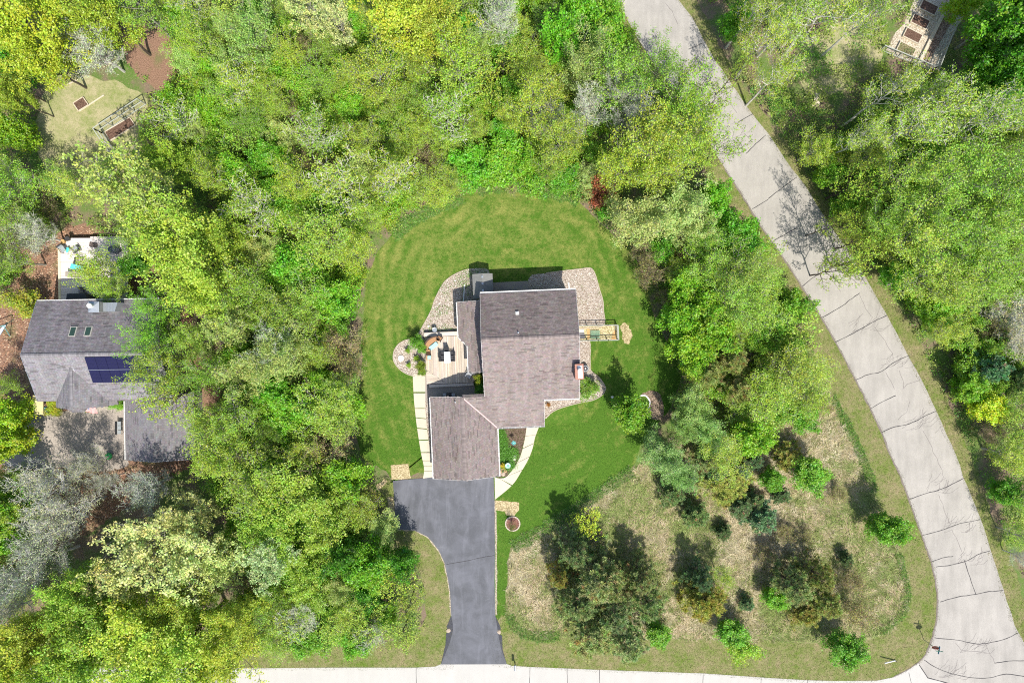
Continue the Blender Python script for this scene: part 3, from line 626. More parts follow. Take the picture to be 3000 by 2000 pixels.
# roof vents, chimney
def pipe(F, u, v, zf, parent, sq=False):
    m = MB(); x, y = F(u, v); z = zf(u, v)
    if sq: m.box((x, y, z+.08), (.38, .38, .16), radians(2.4)); m.lathe((x, y, z+.12), [(.13, 0), (.13, .14), (.05, .16)], 12)
    else: m.lathe((x, y, z-.02), [(.12, 0), (.10, .06), (.05, .08), (.05, .42)], 10)
    return m.build('roof_vent', M_metal if not sq else M_white, parent)
def inv_house(px, py, zf, a=2.4):
    z = 5
    for _ in range(12):
        x, y = W(px, py, z); r = radians(a); u = x*cos(r)+y*sin(r); v = -x*sin(r)+y*cos(r); z = zf(u, v)
    return u, v
for (px, py, zf, sq) in ((1515.5, 917, ZN, True), (1518, 974, ZN, False), (1334, 1177, ZGW, False)):
    u, v = inv_house(px, py, zf); pipe(HF, u, v, zf, house, sq)
ch = MB(); ch.box((*HF(7.40, -3.70), 3.4), (.86, 1.62, 6.8), radians(2.4)); chimney = ch.build('chimney', M_brick, house)
MB().box((*HF(7.40, -3.70), 6.84), (.96, 1.72, .10), radians(2.4)).build('chimney_crown', M_brick, chimney)
MB().box((*HF(7.47, -3.72), 6.93), (.52, 1.40, .08), radians(2.4)).build('cap_plate', M_white, chimney)
MB().lathe((*HF(7.45, -3.55), 6.97), [(.19, 0), (.19, .35), (.26, .36), (.24, .45)], 16).build('flue', M_white, chimney)
# downspout extensions lying on the gravel
for a, b, lb in (((1361.3, 832), (1357.5, 890), 'white downspout extension lying on gravel beside the shed'), ((1666, 828), (1667.5, 855), 'short white downspout extension at the rear house corner')):
    m = MB(); p, q = W(*a), W(*b); m.bar((*p, .08), (*q, .10), .13, .10); tag(m.build('downspout_extension', M_white), lb, 'downspout')
# shed
sx = HF
shed = empty('garden_shed', (*HF(-3.2, 6.8), 0), 'slate-roofed garden shed in the house shadow behind the main roof', 'shed')
wall_poly([(-4.15, 5.45), (-2.2, 5.45), (-2.2, 8.0), (-4.15, 8.0)], 0, 2.1, HF, M_siding2, shed)
for s0 in (-1, 1):
    zz = (lambda sg: lambda u, v: 2.75-.42*abs(u+3.18))(s0)
    q = [(-3.18, 5.25), (-3.18, 8.16), (-3.18+s0*1.2, 8.16), (-3.18+s0*1.2, 5.25)]
    MB().poly([HF(*p) for p in q], lambda x, y: 0, 1).v
    m = MB(); vs = [(*HF(u, v), zz(u, v)) for u, v in q]+[(*HF(u, v), zz(u, v)+.07) for u, v in q]
    m.add(vs, [(0, 1, 2, 3), (7, 6, 5, 4), (0, 4, 5, 1), (1, 5, 6, 2), (2, 6, 7, 3), (3, 7, 4, 0)]); m.build('roof', M_shadecl, shed)
gable_wall(HF, 7.92, -4.15, -2.2, 2.1, lambda u, v: 2.9-.42*abs(u+3.18), M_siding2, shed, 'u'); gable_wall(HF, 5.52, -4.15, -2.2, 2.1, lambda u, v: 2.9-.42*abs(u+3.18), M_siding2, shed, 'u')
for v in (7.75, 6.95, 6.15):
    MB().box((*HF(-3.18, v), 2.87), (.22, .26, .10), radians(2.4)).build('roof_vent', M_metal, shed)
opening(HF, (-3.2, 8.02), 1.3, .05, 1.95, 'u', shed, 'door')

# deck (boards are parts)
deck = empty('deck', (*HF(-8, -1.6), 0), 'bleached wooden deck with dining table between house wing and gravel beds', 'deck')
deck_uv = [(-10.62, 1.6), (-6.1, 1.6), (-6.1, .75), (-4.9, -.3), (-4.9, -3.2), (-3.6, -3.2), (-4.95, -4.75), (-10.62, -4.75)]
m = MB(); m.poly([HF(*p) for p in deck_uv], .28, .40); m.build('deck_frame', M_roofdeck, deck)
def clip_span(poly, u):
    ys = []
    for i in range(len(poly)):
        (x0, y0), (x1, y1) = poly[i], poly[(i+1) % len(poly)]
        if (x0 > u) != (x1 > u): ys.append(y0+(y1-y0)*(u-x0)/(x1-x0))
    ys.sort(); return ys
u = -10.58; i = 0
while u < -3.9:
    ys = clip_span(deck_uv, u+.06)
    if len(ys) >= 2:
        y0, y1 = ys[0], ys[-1]
        if u > -5.0: y1 = min(y1, -3.2)
        y0s = y0+max(0, .62-(-u-8.2)*.0) if False else y0
        # lower-left corner: boards mitred into horizontal step boards
        lo = max(y0, -4.75+min(1.75, max(.0, 1.75-(u+10.6)*.75)))
        o = MB().box((*HF(u+.065, (lo+min(y1, .95))/2), .42), (.125, min(y1, .95)-lo, .035), radians(2.4)).build('board', M_deck, deck)
        s = random.uniform(.72, 1.12); o.color = (s, s*random.uniform(.95, 1.0), s*random.uniform(.88, .98), 1)
    u += .142
v = -4.72
while v < -3.0:
    r_ = -10.6+(1.75-(v+4.75))/.75
    if r_ > -10.3:
        o = MB().box((*HF((-10.6+r_)/2, v+.06), .42), (r_+10.6, .125, .035), radians(2.4)).build('board', M_deck, deck); s = random.uniform(.75, 1.1); o.color = (s, s*.97, s*.93, 1)
    v += .142
v = 1.5; k = 0
while v > .98:
    o = MB().box((*HF(-8.35, v), .42), (4.5, .125, .035), radians(2.4)).build('board', M_deck, deck); s = random.uniform(.8, 1.1); o.color = (s, s*.98, s*.94, 1); v -= .142
MB().box((*HF(-8.6, 1.25), .62), (4.0, .46, .06), radians(2.4)).build('bench_seat', M_deck, deck)
m = MB(); m.bar((*HF(-6.1, .35), .47), (*HF(-5.0, -.75), .47), .06, .05); m.build('step_nosing', M_greywood, deck)
m = MB(); m.box((*HF(-7.6, -4.98), .24), (5.4, .34, .12), radians(2.4)); m.build('step', M_deck, deck)
# storage box on patio (grey box with dark lid)
gb = empty('gas_grill', (*W(1315, 1157, .9), .05), 'grey gas grill with dark hood on the shaded patio', 'grill')
x, y = W(1315, 1157, .9)
MB().box((x, y, .45), (.62, .46, .8), radians(2.4)).build('cabinet', M_dark, gb)
MB().lathe((x, y, .85), [(.31, 0), (.31, .14), (.24, .24), (.10, .28)], 14, 1.1, .8).build('hood', M_dark, gb, smooth=True)
for s0 in (-1, 1): MB().box((x+s0*.52, y, .86), (.40, .44, .05), radians(2.4)).build('side_shelf', M_metal, gb)
MB().bar((x-.22, y-.3, 1.0), (x+.22, y-.3, 1.0), .03).build('handle', M_metal, gb)

# furniture ----------------------------------------------------------------
M_wick = plain('tan_cushion', (.40, .23, .12), .9, var=.1); M_wickd = plain('brown_wicker', (.10, .065, .05), .8, var=.3, scale=30)
M_aqua = plain('aqua_cloth', (.36, .72, .70), .7, var=.1, scale=8); M_wtab = plain('white_tabletop', (.78, .80, .82), .4, var=.03)
M_grcl = plain('grey_cushion', (.40, .41, .42), .8, var=.08); M_tan = plain('tan_sling', (.36, .32, .27), .8)
def loc_rot(px, py, z, ang): x, y = W(px, py, z); return (x, y, z), radians(ang)
def lbox(parent, name, c, d, mat, rx=0.0):
    """box in the parent's local frame"""
    m = MB(); m.box(c, d, 0, Matrix.Rotation(rx, 3, 'X') if rx else None)
    me = bpy.data.meshes.new(name); me.from_pydata(m.v, [], m.f); me.update(); return link(name, me, mat, parent)
def chair(px, py, z, ang, label, group, w=.62, d=.62, frame=None, cush=None, cat='chair', arms=True):
    l, r = loc_rot(px, py, z, ang); e = empty('patio_chair', l, label, cat, group, r)
    frame = frame or M_wickd; cush = cush or M_wick
    lbox(e, 'seat', (0, 0, .36), (w-.1, d-.1, .12), cush); lbox(e, 'backrest', (0, d/2-.02, .62), (w-.04, .09, .56), frame, -.22)
    lbox(e, 'back_cushion', (0, d/2-.12, .56), (w-.14, .10, .36), cush, -.22)
    for s0 in (-1, 1):
        if arms: lbox(e, 'armrest', (s0*(w/2-.03), 0, .58), (.07, d-.04, .05), frame)
        for t0 in (-1, 1): lbox(e, 'leg', (s0*(w/2-.04), t0*(d/2-.05), .29 if arms else .16), (.05, .05, .56 if arms else .32), frame)
    return e
DZ = .44
chair(1288.5, 993, DZ, -28, 'brown wicker armchair angled beside the sofa, nearest the deck bench', 'wicker armchairs on the deck')
chair(1256, 1030, DZ, 90+180-90, 'brown wicker armchair facing the dining table, just below the sofa', 'wicker armchairs on the deck')
l, r = loc_rot(1265, 1003, DZ, 38)
sofa = empty('wicker_sofa', l, 'curved brown wicker sofa with tan cushions in the upper deck corner', 'sofa', None, r)
for nm, prof, z0, z1, mt in (('seat', (.0, .62), .16, .42, M_wick), ('backrest', (.60, .78), .15, .82, M_wickd)):
    m = MB(); n = 10; pts = []
    f = lambda s, o: (s*1.0, o*.9+.18-.32*(abs(s)/1.0)**2)
    for i in range(n+1): pts.append(f(-1+2*i/n, prof[0]-.35))
    for i in range(n+1): pts.append(f(1-2*i/n, prof[1]-.35))
    m.poly(pts, z0, z1); me = bpy.data.meshes.new(nm); me.from_pydata(m.v, [], m.f); link(nm, me, mt, sofa)
for s0 in (-1, 1): lbox(sofa, 'armrest', (s0*1.0, -.05, .45), (.10, .55, .45), M_wickd)
l, r = loc_rot(1270, 1012, DZ, 38); ct = empty('coffee_table', l, 'aqua-topped rectangular coffee table in front of the wicker sofa', 'table', None, r)
lbox(ct, 'tabletop', (0, -.08, .40), (1.12, .48, .05), M_aqua)
for a in (-1, 1):
    for b in (-1, 1): lbox(ct, 'leg', (a*.48, -.08+b*.18, .19), (.06, .06, .38), M_wickd)
l, r = loc_rot(1257, 1047, DZ, 0); ct = empty('side_table', l, 'small tan side table with pale aqua top at the deck edge', 'table')
lbox(ct, 'tabletop', (.08, 0, .40), (.42, .40, .04), M_aqua); lbox(ct, 'table_box', (-.02, -.02, .19), (.64, .5, .36), M_wick)
l, r = loc_rot(1312, 1046, DZ, 2); dt = empty('dining_table', l, 'long white dining table in the middle of the deck', 'table', None, r)
lbox(dt, 'tabletop', (0, 0, .72), (.74, 1.32, .05), M_wtab)
for a in (-1, 1):
    for b in (-1, 1): lbox(dt, 'leg', (a*.3, b*.58, .35), (.06, .06, .7), M_dark)
M_dkch = plain('dark_sling', (.045, .045, .05), .7, var=.3, scale=20)
DCH = [(1296, 1051, 90, 'dark dining chair on the left long side of the white table, lower one'), (1296, 1036, 90, 'dark dining chair on the left long side of the white table, upper one'),
       (1327, 1051, -90, 'dark dining chair on the right long side of the white table, lower one'), (1327, 1036, -90, 'dark dining chair on the right long side of the white table, upper one'), (1309, 1024, 0, 'dark dining chair at the head of the white table')]
for px, py, an, lb in DCH: chair(px, py, DZ, an+2, lb, 'dining chairs around the white table', .56, .56, M_grcl if False else M_dark, M_dkch)
chair(1373, 1099, DZ, 150-180, 'pale grey cushioned chair at the house corner of the deck', 'lounge chairs at the deck corner', .62, .62, M_metal, M_grcl)
l, r = loc_rot(1388, 1092, DZ, 150); st = empty('footstool', l, 'pale grey footstool beside the grey chair under the wing roof', 'stool', None, r)
lbox(st, 'seat', (0, 0, .34), (.42, .34, .08), M_grcl)
for a in (-1, 1):
    for b in (-1, 1): lbox(st, 'leg', (a*.17, b*.13, .15), (.03, .03, .3), M_metal)
# pots and discs
def disc(name, px, py, z, prof, mat, lb, cat, sx=1, sy=1):
    x, y = W(px, py, z); return tag(MB().lathe((x, y, 0), prof, 20, sx, sy).build(name, mat, smooth=False), lb, cat)
M_stone = plain('white_stone', (.72, .68, .60), .8, var=.08)
disc('stone_disc', 1175, 1049, 0, [(.38, .02), (.38, .12), (.34, .14)], M_stone, 'large round white stone disc in the rounded gravel bed', 'stone disc')
disc('valve_cover', 1256, 956, 0, [(.15, .02), (.15, .10), (.12, .12)], M_stone, 'small round pale cover in gravel left of the planter pot', 'cover')
pp = empty('planter_pot', (*W(1274, 966, .6), 0), 'round grey metal planter standing at the deck rail', 'pot')
x, y = W(1274, 966, .6); MB().lathe((x, y, 0), [(.20, .02), (.27, .75), (.30, .78), (.24, .76)], 20).build('pot', M_metal, pp); MB().lathe((x, y, .70), [(.235, 0), (.235, .04)], 16).build('soil', M_soil, pp)
disc('stone_oval', 1506.6, 1340, 0, [(.30, .03), (.32, .10), (.27, .15)], M_stone, 'smooth white oval stone beside the curved walk', 'stone', .85, 1.15)
bb = empty('birdbath', (*W(1488, 1364, .8), 0), 'pale green birdbath bowl standing in the ground cover', 'birdbath'); x, y = W(1488, 1364, .8)
MB().lathe((x, y, 0), [(.16, .02), (.07, .10), (.06, .62), (.10, .68)], 12).build('pedestal', plain('green_glaze', (.30, .48, .36), .4), bb)
MB().lathe((x, y, .66), [(.12, 0), (.33, .10), (.34, .13), (.26, .10), (.10, .06)], 22).build('bowl', plain('green_glaze_pale', (.42, .62, .50), .35), bb)
MB().lathe((x, y, .75), [(.14, 0), (.14, .015)], 16).build('water', plain('birdbath_water', (.2, .45, .36), .1), bb)
gs = empty('garden_spinner', (*W(1504, 1292, 1.2), 0), 'teal metal garden spinner on a thin stake in the mulch bed', 'garden ornament'); x, y = W(1505, 1297, 1.2)
MB().tube([(x, y, 0), (x, y, 1.25)], .018, 6).build('stake', M_metal, gs)
m = MB()
for k in range(8):
    a = k*pi/4; m.box((x+.17*cos(a), y+.17*sin(a)*.9, 1.25), (.24, .11, .012), a, Matrix.Rotation(.4, 3, 'X'))
m.build('blades', plain('teal_paint', (.12, .40, .38), .4), gs)
MB().lathe((x, y, 1.2), [(.05, 0), (.05, .08)], 10).build('hub', plain('teal_pale', (.35, .65, .62), .4), gs)
rr = random.Random(4)
def rock(px, py, r, mat, lb, cat='rock', group=None, sq=.5):
    x, y = W(px, py); R = random.Random(int(px*7+py)); vs = []; n = 9
    m = MB(); prof = [(r*.9, 0), (r, r*sq*.35), (r*.8, r*sq*.8), (r*.35, r*sq)]
    m.lathe((x, y, 0), prof, n); m.v = [(a+(R.random()-.5)*r*.35, b+(R.random()-.5)*r*.35, c+(R.random()-.5)*r*.12 if c > 0 else c) for a, b, c in m.v]
    return tag(m.build('rock', mat), lb, cat, group)
M_rock = plain('tan_rock', (.42, .34, .26), .9, var=.25, scale=8); M_rock2 = plain('orange_rock', (.44, .28, .16), .9, var=.25, scale=8)
for a, b, r, mt, lb in ((1481, 1378, .24, M_rock2, 'orange-tan flagstone nearest the birdbath'), (1474, 1388, .28, M_rock, 'broad pale flagstone between garage corner and mulch'), (1466, 1382, .22, M_rock2, 'rust-tinted flagstone against the garage wall'), (1493, 1374, .18, M_rock, 'small pale flagstone beside the walk below the birdbath'), (1471, 1372, .2, M_rock2, 'yellowish flagstone among yellow leaves by the garage')):
    rock(a, b, r, mt, lb, 'rock', 'flagstones at the garage corner')
# AC unit by chimney
ac = empty('air_conditioner', (*W(1714, 1080, .4), 0), 'round-cornered air conditioner unit beside the brick chimney', 'air conditioner'); x, y = W(1714, 1079, .4)
MB().lathe((x, y, .02), [(.40, 0), (.42, .05), (.42, .70), (.38, .76)], 8, 1, 1, pi/8).build('housing', M_metal, ac)
MB().lathe((x, y, .78), [(.30, 0), (.30, .02)], 16).build('fan_grille', M_dark, ac)
MB().lathe((x, y, .80), [(.10, 0), (.08, .05)], 12).build('fan_hub', M_white, ac)
# ring bed east of driveway
rb = empty('tree_ring', (*W(1502, 1533), 0), 'round brick-edged mulch ring in the lawn east of the driveway', 'planting ring'); x, y = W(1502, 1533)
M_pave = plain('ring_paver', (.50, .42, .34), .85, var=.2, scale=9)
for k in range(22):
    a = 2*pi*k/22; MB().box((x+.86*cos(a), y+.86*sin(a), .06), (.22, .15, .12), a+pi/2).build('paver', M_pave, rb)
MB().lathe((x, y, .0), [(.78, .012), (.78, .035)], 24).build('mulch', speckle('red_mulch', [(.18, .06, .05), (.30, .12, .10), (.22, .10, .08), (.4, .25, .2)], 16), rb)
# straw mats
def mat_px(px, lb, z=.028, mt=None, name='straw_mat'):
    r0 = random.Random(int(px[0][0])); pts = densify(Wp(px), .35, .035, seed=int(px[0][0]))
    m = MB(); m.poly(pts, .014, z+.01); return tag(m.build(name, mt or M_straw), lb, 'straw mat', 'straw erosion mats beside the driveway')
mat_px([(1145,1362),(1196,1358),(1204,1400),(1147,1405)], 'large square straw mat above the driveway corner')
mat_px([(1101,1421),(1128,1402),(1136,1410),(1108,1437)], 'small tilted straw strip beside the forest edge')
mat_px([(1134,1456),(1152,1454),(1157,1530),(1135,1528),(1138,1480)], 'tall narrow straw mat along the driveway side')
mat_px([(1451,1464),(1521,1471),(1520,1494),(1507,1510),(1482,1508),(1480,1497),(1451,1493)], 'straw mat strip in the lawn above the mulch ring')
sheet('straw_litter', [(1818,952),(1835,945),(1848,968),(1850,990),(1842,1005),(1828,1003),(1822,980)], .022, M_straw, kind='stuff', jit=.12, label='scattered straw on the lawn at the planter fence end')

# fenced planter east of house
pl = empty('fenced_planter', (*W(1755, 975), 0), 'narrow fenced planter bed jutting from the east house wall', 'planter')
x0, y0 = W(1690, 954.5); x1, y1 = W(1806, 997)
A = lambda px, py, z=0: (*W(px, py, z), z)
FH = 1.1
cs = [A(1690, 955, 0), A(1807, 953, 0), A(1809, 996, 0), A(1690, 998, 0)]
MB().poly([c[:2] for c in cs], .024, .045).build('bed_soil', speckle('pale_sand', [(.62, .54, .30), (.74, .67, .42), (.56, .47, .28), (.44, .40, .18)], 8), pl)
for a, b in ((0, 1), (1, 2), (2, 3)):
    p, q = cs[a], cs[b]
    for z in (.15, .6, FH): MB().bar((p[0], p[1], z), (q[0], q[1], z), .06 if z < FH else .10, .06).build('rail', M_greywood, pl)
    L = math.dist(p, q); n = max(1, int(L/1.2))
    for i in range(n+(1 if a == 2 else 0)):
        t_ = i/n; MB().bar((p[0]+(q[0]-p[0])*t_, p[1]+(q[1]-p[1])*t_, 0), (p[0]+(q[0]-p[0])*t_, p[1]+(q[1]-p[1])*t_, FH+.03), .09).build('post', M_greywood, pl)
M_gslat = plain('green_slat', (.16, .32, .22), .7); M_orng = plain('orange_clay', (.52, .33, .14), .9, var=.3)
for i in range(9):
    y_ = 969+i*3.1; MB().bar(A(1730, y_, .30), A(1758, y_, .30), .06, .04).build('slat', M_gslat, pl)
MB().poly([W(1719,960),(W(1727,958)),W(1727,992),W(1721,995)], .045, .07).build('clay_strip', M_orng, pl)
MB().poly([W(1800,968),(W(1804,968)),W(1805,994),W(1791,994),W(1793,984)], .045, .07).build('clay_strip', M_orng, pl)
MB().poly([W(1692,964),(W(1711,964)),W(1711,974),W(1692,974)], .045, .10).build('cream_mat', M_stone, pl)
MB().poly([W(1692,975),(W(1712,975)),W(1712,983),W(1692,983)], .045, .12).build('grey_mat', plain('grey_rubber', (.17, .17, .18), .8), pl)
MB().poly([W(1692,984),(W(1713,984)),W(1713,992),W(1692,992)], .045, .12).build('grey_mat', _mats['grey_rubber'], pl)

# ---------------------------------------------------------------- neighbour house
nh = empty('neighbour_house', (*NF(-46, -2), 0), 'grey-roofed house with solar panels and skylights half hidden by trees', 'house')
NZ = lambda u, v: 8.2-.45*(v+.6)
SZ = lambda u, v: 8.2-.50*(-.6-v)
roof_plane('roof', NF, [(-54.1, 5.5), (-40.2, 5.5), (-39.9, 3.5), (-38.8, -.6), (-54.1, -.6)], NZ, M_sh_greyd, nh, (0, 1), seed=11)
roof_plane('roof', NF, [(-54.1, -.6), (-38.8, -.6), (-38.8, -5.9), (-54.1, -5.9)], SZ, M_sh_grey, nh, (0, -1), seed=12, shade=(.86, 1.12))
roof_plane('garage_roof', NF, [(-45.65, -5.4), (-41.55, -5.4), (-41.55, -13.1), (-45.65, -13.1)], lambda u, v: 4.75-.42*(-41.55-u), M_sh_grey, nh, (-1, 0), seed=13, shade=(.78, .98))
roof_plane('garage_roof', NF, [(-41.55, -5.4), (-37.5, -5.4), (-37.5, -13.1), (-41.55, -13.1)], lambda u, v: 4.75-.42*(u+41.55), M_sh_grey, nh, (1, 0), seed=14, shade=(.78, .98))
caps(NF, (-54.1, -.6), (-38.8, -.6), 8.25, 8.25, M_sh_grey, nh, .40)
# cross gable
GZ = lambda u, v: 7.45-.66*abs(u+49.1)
for sg in (-1, 1):
    roof_plane('dormer_roof', NF, [(-49.1, -2.0), (-49.1, -6.6), (-49.1+sg*2.95, -6.6), (-49.1+sg*2.95, -5.6)], lambda u, v: GZ(u, v)+.03, M_sh_grey, nh, (sg, 0), seed=15+sg, shade=(.74, .98))
    strip(NF, (-49.1, -2.0), (-49.1+sg*2.95, -5.6), 7.50, GZ(-49.1+2.95, 0)+.07, .10, .03, 'valley_flashing', M_metal, nh)
caps(NF, (-49.1, -2.0), (-49.1, -6.6), 7.5, 7.5, M_sh_grey, nh, .36)
roof_plane('porch_roof', NF, [(-52.4, -5.7), (-45.7, -5.7), (-45.7, -6.5), (-49.2, -6.7), (-49.9, -7.35), (-51.3, -7.35), (-52.1, -6.5), (-52.4, -6.5)], lambda u, v: 4.6-.35*(-5.7-v), M_sh_grey, nh, (0, -1), seed=19, shade=(.8, .98))
wall_poly([(-53.7, 5.1), (-40.6, 5.1), (-39.2, -5.5), (-53.7, -5.5)], 0, 5.2, NF, M_siding2, nh)
zn = lambda u, v: min(NZ(u, v), SZ(u, v))
gable_wall(NF, -53.6, -5.5, 5.1, 5.2, zn, M_siding2, nh)
wall_poly([(-45.3, -5.5), (-37.9, -5.5), (-37.9, -12.8), (-45.3, -12.8)], 0, 2.8, NF, M_siding2, nh)
gable_wall(NF, -12.7, -45.3, -37.9, 2.8, lambda u, v: 4.75-.42*abs(u+41.55), M_siding2, nh, 'u')
wall_poly([(-51.8, -5.5), (-46.4, -5.5), (-46.4, -6.2), (-51.8, -6.2)], 0, 4.2, NF, M_siding2, nh)
gutter(NF, (-54.15, 5.6), (-40.2, 5.6), 5.35, nh, w=.11); gutter(NF, (-45.75, -6.2), (-45.75, -13.1), 2.95, nh, w=.10)
for a, b, z0, z1 in (((-54.14, 5.5), (-54.14, -.6), 5.42, 8.1), ((-54.14, -.6), (-54.14, -5.9), 8.1, 5.5), ((-45.65, -13.14), (-41.55, -13.14), 2.95, 4.68), ((-41.55, -13.14), (-37.5, -13.14), 4.68, 2.95)):
    strip(NF, a, b, z0, z1, .05, .16, 'fascia', M_metal, nh)
for u in (-52, -49.6, -45): opening(NF, (u, 5.12), 1.3, 3.6, 4.8, 'u', nh)
opening(NF, (-53.72, 1), 1.2, 3.4, 4.6, 'v', nh); opening(NF, (-50.6, -6.22), 1.6, 2.2, 3.6, 'u', nh); opening(NF, (-48, -6.22), 1.0, .1, 2.2, 'u', nh, 'door'); opening(NF, (-45.32, -10.5), 4.6, .05, 2.2, 'v', nh, 'garage_door')
for px, py in ((215, 971), (260, 970)):
    u, v = inv_house(px, py, NZ, 1.0); m = MB(); z = NZ(u, v); rx = math.atan(-.45)
    R = Matrix.Rotation(rx, 3, 'X')
    sk = MB().box((*NF(u, v), z+.07), (.78, 1.22, .12), radians(1), R).build('skylight', plain('skylight_frame', (.42, .40, .36), .5), nh)
    MB().box((*NF(u, v), z+.15), (.56, 1.00, .03), radians(1), R).build('pane', plain('skylight_glass', (.035, .07, .055), .08), sk)
u, v = inv_house(277, 899, lambda u, v: 7.6, 1.0)
cc = MB().box((*NF(u, v), 6.6), (1.12, 1.12, 2.3), radians(1)).build('chimney_chase', M_siding2, nh)
m = MB(); x, y = NF(u, v); m.add([(x-.6, y-.6, 7.76), (x+.6, y-.6, 7.76), (x+.6, y+.6, 7.76), (x-.6, y+.6, 7.76), (x, y, 7.98)], [(0, 1, 4), (1, 2, 4), (2, 3, 4), (3, 0, 4), (3, 2, 1, 0)]); m.build('cap_plate', M_metal, cc)
MB().lathe((x-.1, y+.1, 7.9), [(.22, 0), (.22, .45), (.30, .46), (.26, .56)], 16).build('flue', M_white, cc)
u2 = u+1.35
cr = MB().poly([NF(u+.58, v+.5), NF(u+2.2, v+.5), NF(u+1.9, v-.5), NF(u+.58, v-.5)], 5.5, 7.0).build('cricket', M_metal, nh)
for i in range(9):
    uu = u+.62+i*.165; MB().bar((*NF(uu, v-.48), 7.02), (*NF(uu, v+.48), 7.02), .035, .05).build('seam', M_metal, cr)
sol = empty('solar_array', (0, 0, 0)); sol.parent = nh; sol.location = (0, 0, 0)
t = NT('solar_cell'); br = t.n.new('ShaderNodeTexBrick'); br.offset = 0; br.inputs['Scale'].default_value = 1.0
br.inputs['Brick Width'].default_value = .16; br.inputs['Row Height'].default_value = .16; br.inputs['Mortar Size'].default_value = .006
br.inputs['Color1'].default_value = (.012, .012, .045, 1); br.inputs['Color2'].default_value = (.014, .013, .055, 1); br.inputs['Mortar'].default_value = (.03, .03, .06, 1)
t.l(t.geo.outputs['Position'], br.inputs['Vector']); t.col(br.outputs[0]); t.b.inputs['Roughness'].default_value = .25; M_solar = t.m
RS = Matrix.Rotation(math.atan(.50), 3, 'X')
for r_ in range(2):
    for c_ in range(6):
        u = -46.55+c_*1.14; v = -1.62-r_*1.46; z = SZ(u, v)+.12
        pn = MB().box((*NF(u, v), z), (1.11, 1.60, .04), radians(1), RS); o = pn.build('solar_panel', M_solar, sol)
        o.data.transform(Matrix.Translation(Vector((-nh.location.x, -nh.location.y, 0)))) if False else None
for v in (-2.36,):
    MB().bar((*NF(-47.2, v), SZ(0, v)+.14), (*NF(-40.3, v), SZ(0, v)+.14), .05, .05).build('rail', M_metal, sol)
# small bump-out roof at deck side
MB().poly([NF(-52.3, 5.1), NF(-49.3, 5.1), NF(-49.9, 6.5), NF(-52.0, 6.5)], 0, 3.4).build('bay', plain('dark_bay', (.05, .055, .06), .6), nh)
# neighbour deck
DZN = .9
nd = empty('neighbour_deck', (*W(270, 780, DZN), 0), 'bleached white deck with lounge chairs behind the grey-roofed house', 'deck')
ndp = [(171,728),(205,696),(375,694),(375,886),(173,886)]
ndw = Wp(ndp, DZN)
MB().poly(ndw, .6, DZN-.05).build('deck_frame', M_roofdeck, nd)
ys = min(p[1] for p in ndw); ye = max(p[1] for p in ndw); v = ys+.07; sw = [(p[1], p[0]) for p in ndw]
while v < ye:
    xs = clip_span(sw, v)
    if len(xs) >= 2:
        o = MB().box(((xs[0]+xs[-1])/2, v, DZN-.02), (xs[-1]-xs[0], .172, .04)).build('board', M_deckw, nd); s = random.uniform(.88, 1.1); o.color = (s, s*.99, s, 1)
    v += .19
M_cream = plain('cream_rail', (.74, .66, .44), .7, var=.08)
a = ndw[0]; b = ndw[4]; MB().bar((a[0]+.1, a[1], DZN+.03), (b[0]+.1, b[1], DZN+.03), .28, .05).build('border_board', M_cream, nd)
a = ndw[0]; b = ndw[1]; MB().bar((*a, DZN+.03), (*b, DZN+.03), .20, .05).build('border_board', M_cream, nd)
def lounge(px, py, ang, lb, mat, z=DZN, L=1.7, group='lounge chairs on the white deck'):
    l, r = loc_rot(px, py, z, ang); e = empty('lounge_chair', l, lb, 'lounge chair', group, r)
    lbox(e, 'seat', (0, -.25, .34), (.62, L*.62, .05), mat); lbox(e, 'backrest', (0, L*.28, .55), (.62, L*.42, .05), mat, .65)
    for a in (-1, 1):
        lbox(e, 'side_rail', (a*.33, -.2, .36), (.04, L*.75, .05), M_dark)
        for b in (-1, 1): lbox(e, 'leg', (a*.32, b*.55-.2, .17), (.04, .04, .34), M_dark)
    return e
M_slgr = plain('grey_sling', (.30, .33, .34), .8)
def dchair(px, py, ang, lb): return chair(px, py, DZN, ang, lb, 'grey sling chairs on the white deck', .75, .78, M_dark, M_slgr)
dchair(190, 730, 35, 'grey sling chair at the deck corner left of the turquoise table'); dchair(229, 731, -145, 'grey sling chair turned toward the turquoise table')
l, r = loc_rot(204, 733, DZN, 35); e = empty('drinks_table', l, 'small turquoise table between two grey sling chairs', 'table', None, r)
lbox(e, 'tabletop', (0, 0, .42), (.5, .5, .04), plain('turquoise', (.10, .55, .62), .4)); [lbox(e, 'leg', (a*.2, b*.2, .2), (.04, .04, .4), M_dark) for a in (-1, 1) for b in (-1, 1)]
lounge(222, 804, 90, 'tan sling lounger near the middle of the white deck', M_tan)
lounge(236, 786, 75, 'turquoise covered lounger partly under the deck-side tree', _mats['turquoise'])
chair(240, 763, DZN, 90, 'dark framed chair upper of the two beside the deck tree', 'upright chairs on the white deck', .6, .6, M_dark, M_tan); chair(247, 852, DZN, 0, 'dark framed chair in the roof shadow on the white deck', 'upright chairs on the white deck', .6, .6, M_dark, M_tan)
l, r = loc_rot(274, 717, DZN, -10); e = empty('doormat', l, 'dark brown mat on the upper edge of the white deck', 'mat', None, r); e2 = lbox(e, 'mat_body', (0, 0, .02), (1.0, .6, .03), plain('brown_mat', (.14, .11, .10), .9))
e = empty('covered_grill', (*W(330, 730, 1.6), DZN), 'rounded blue-grey covered grill beside the white deck trees', 'grill'); x, y = W(330, 730, 1.6)
MB().lathe((x, y, DZN), [(.62, 0), (.60, .6), (.45, .9), (.2, 1.0)], 14, 1.1, .8).build('cover', plain('slate_cover', (.13, .15, .19), .7), e)
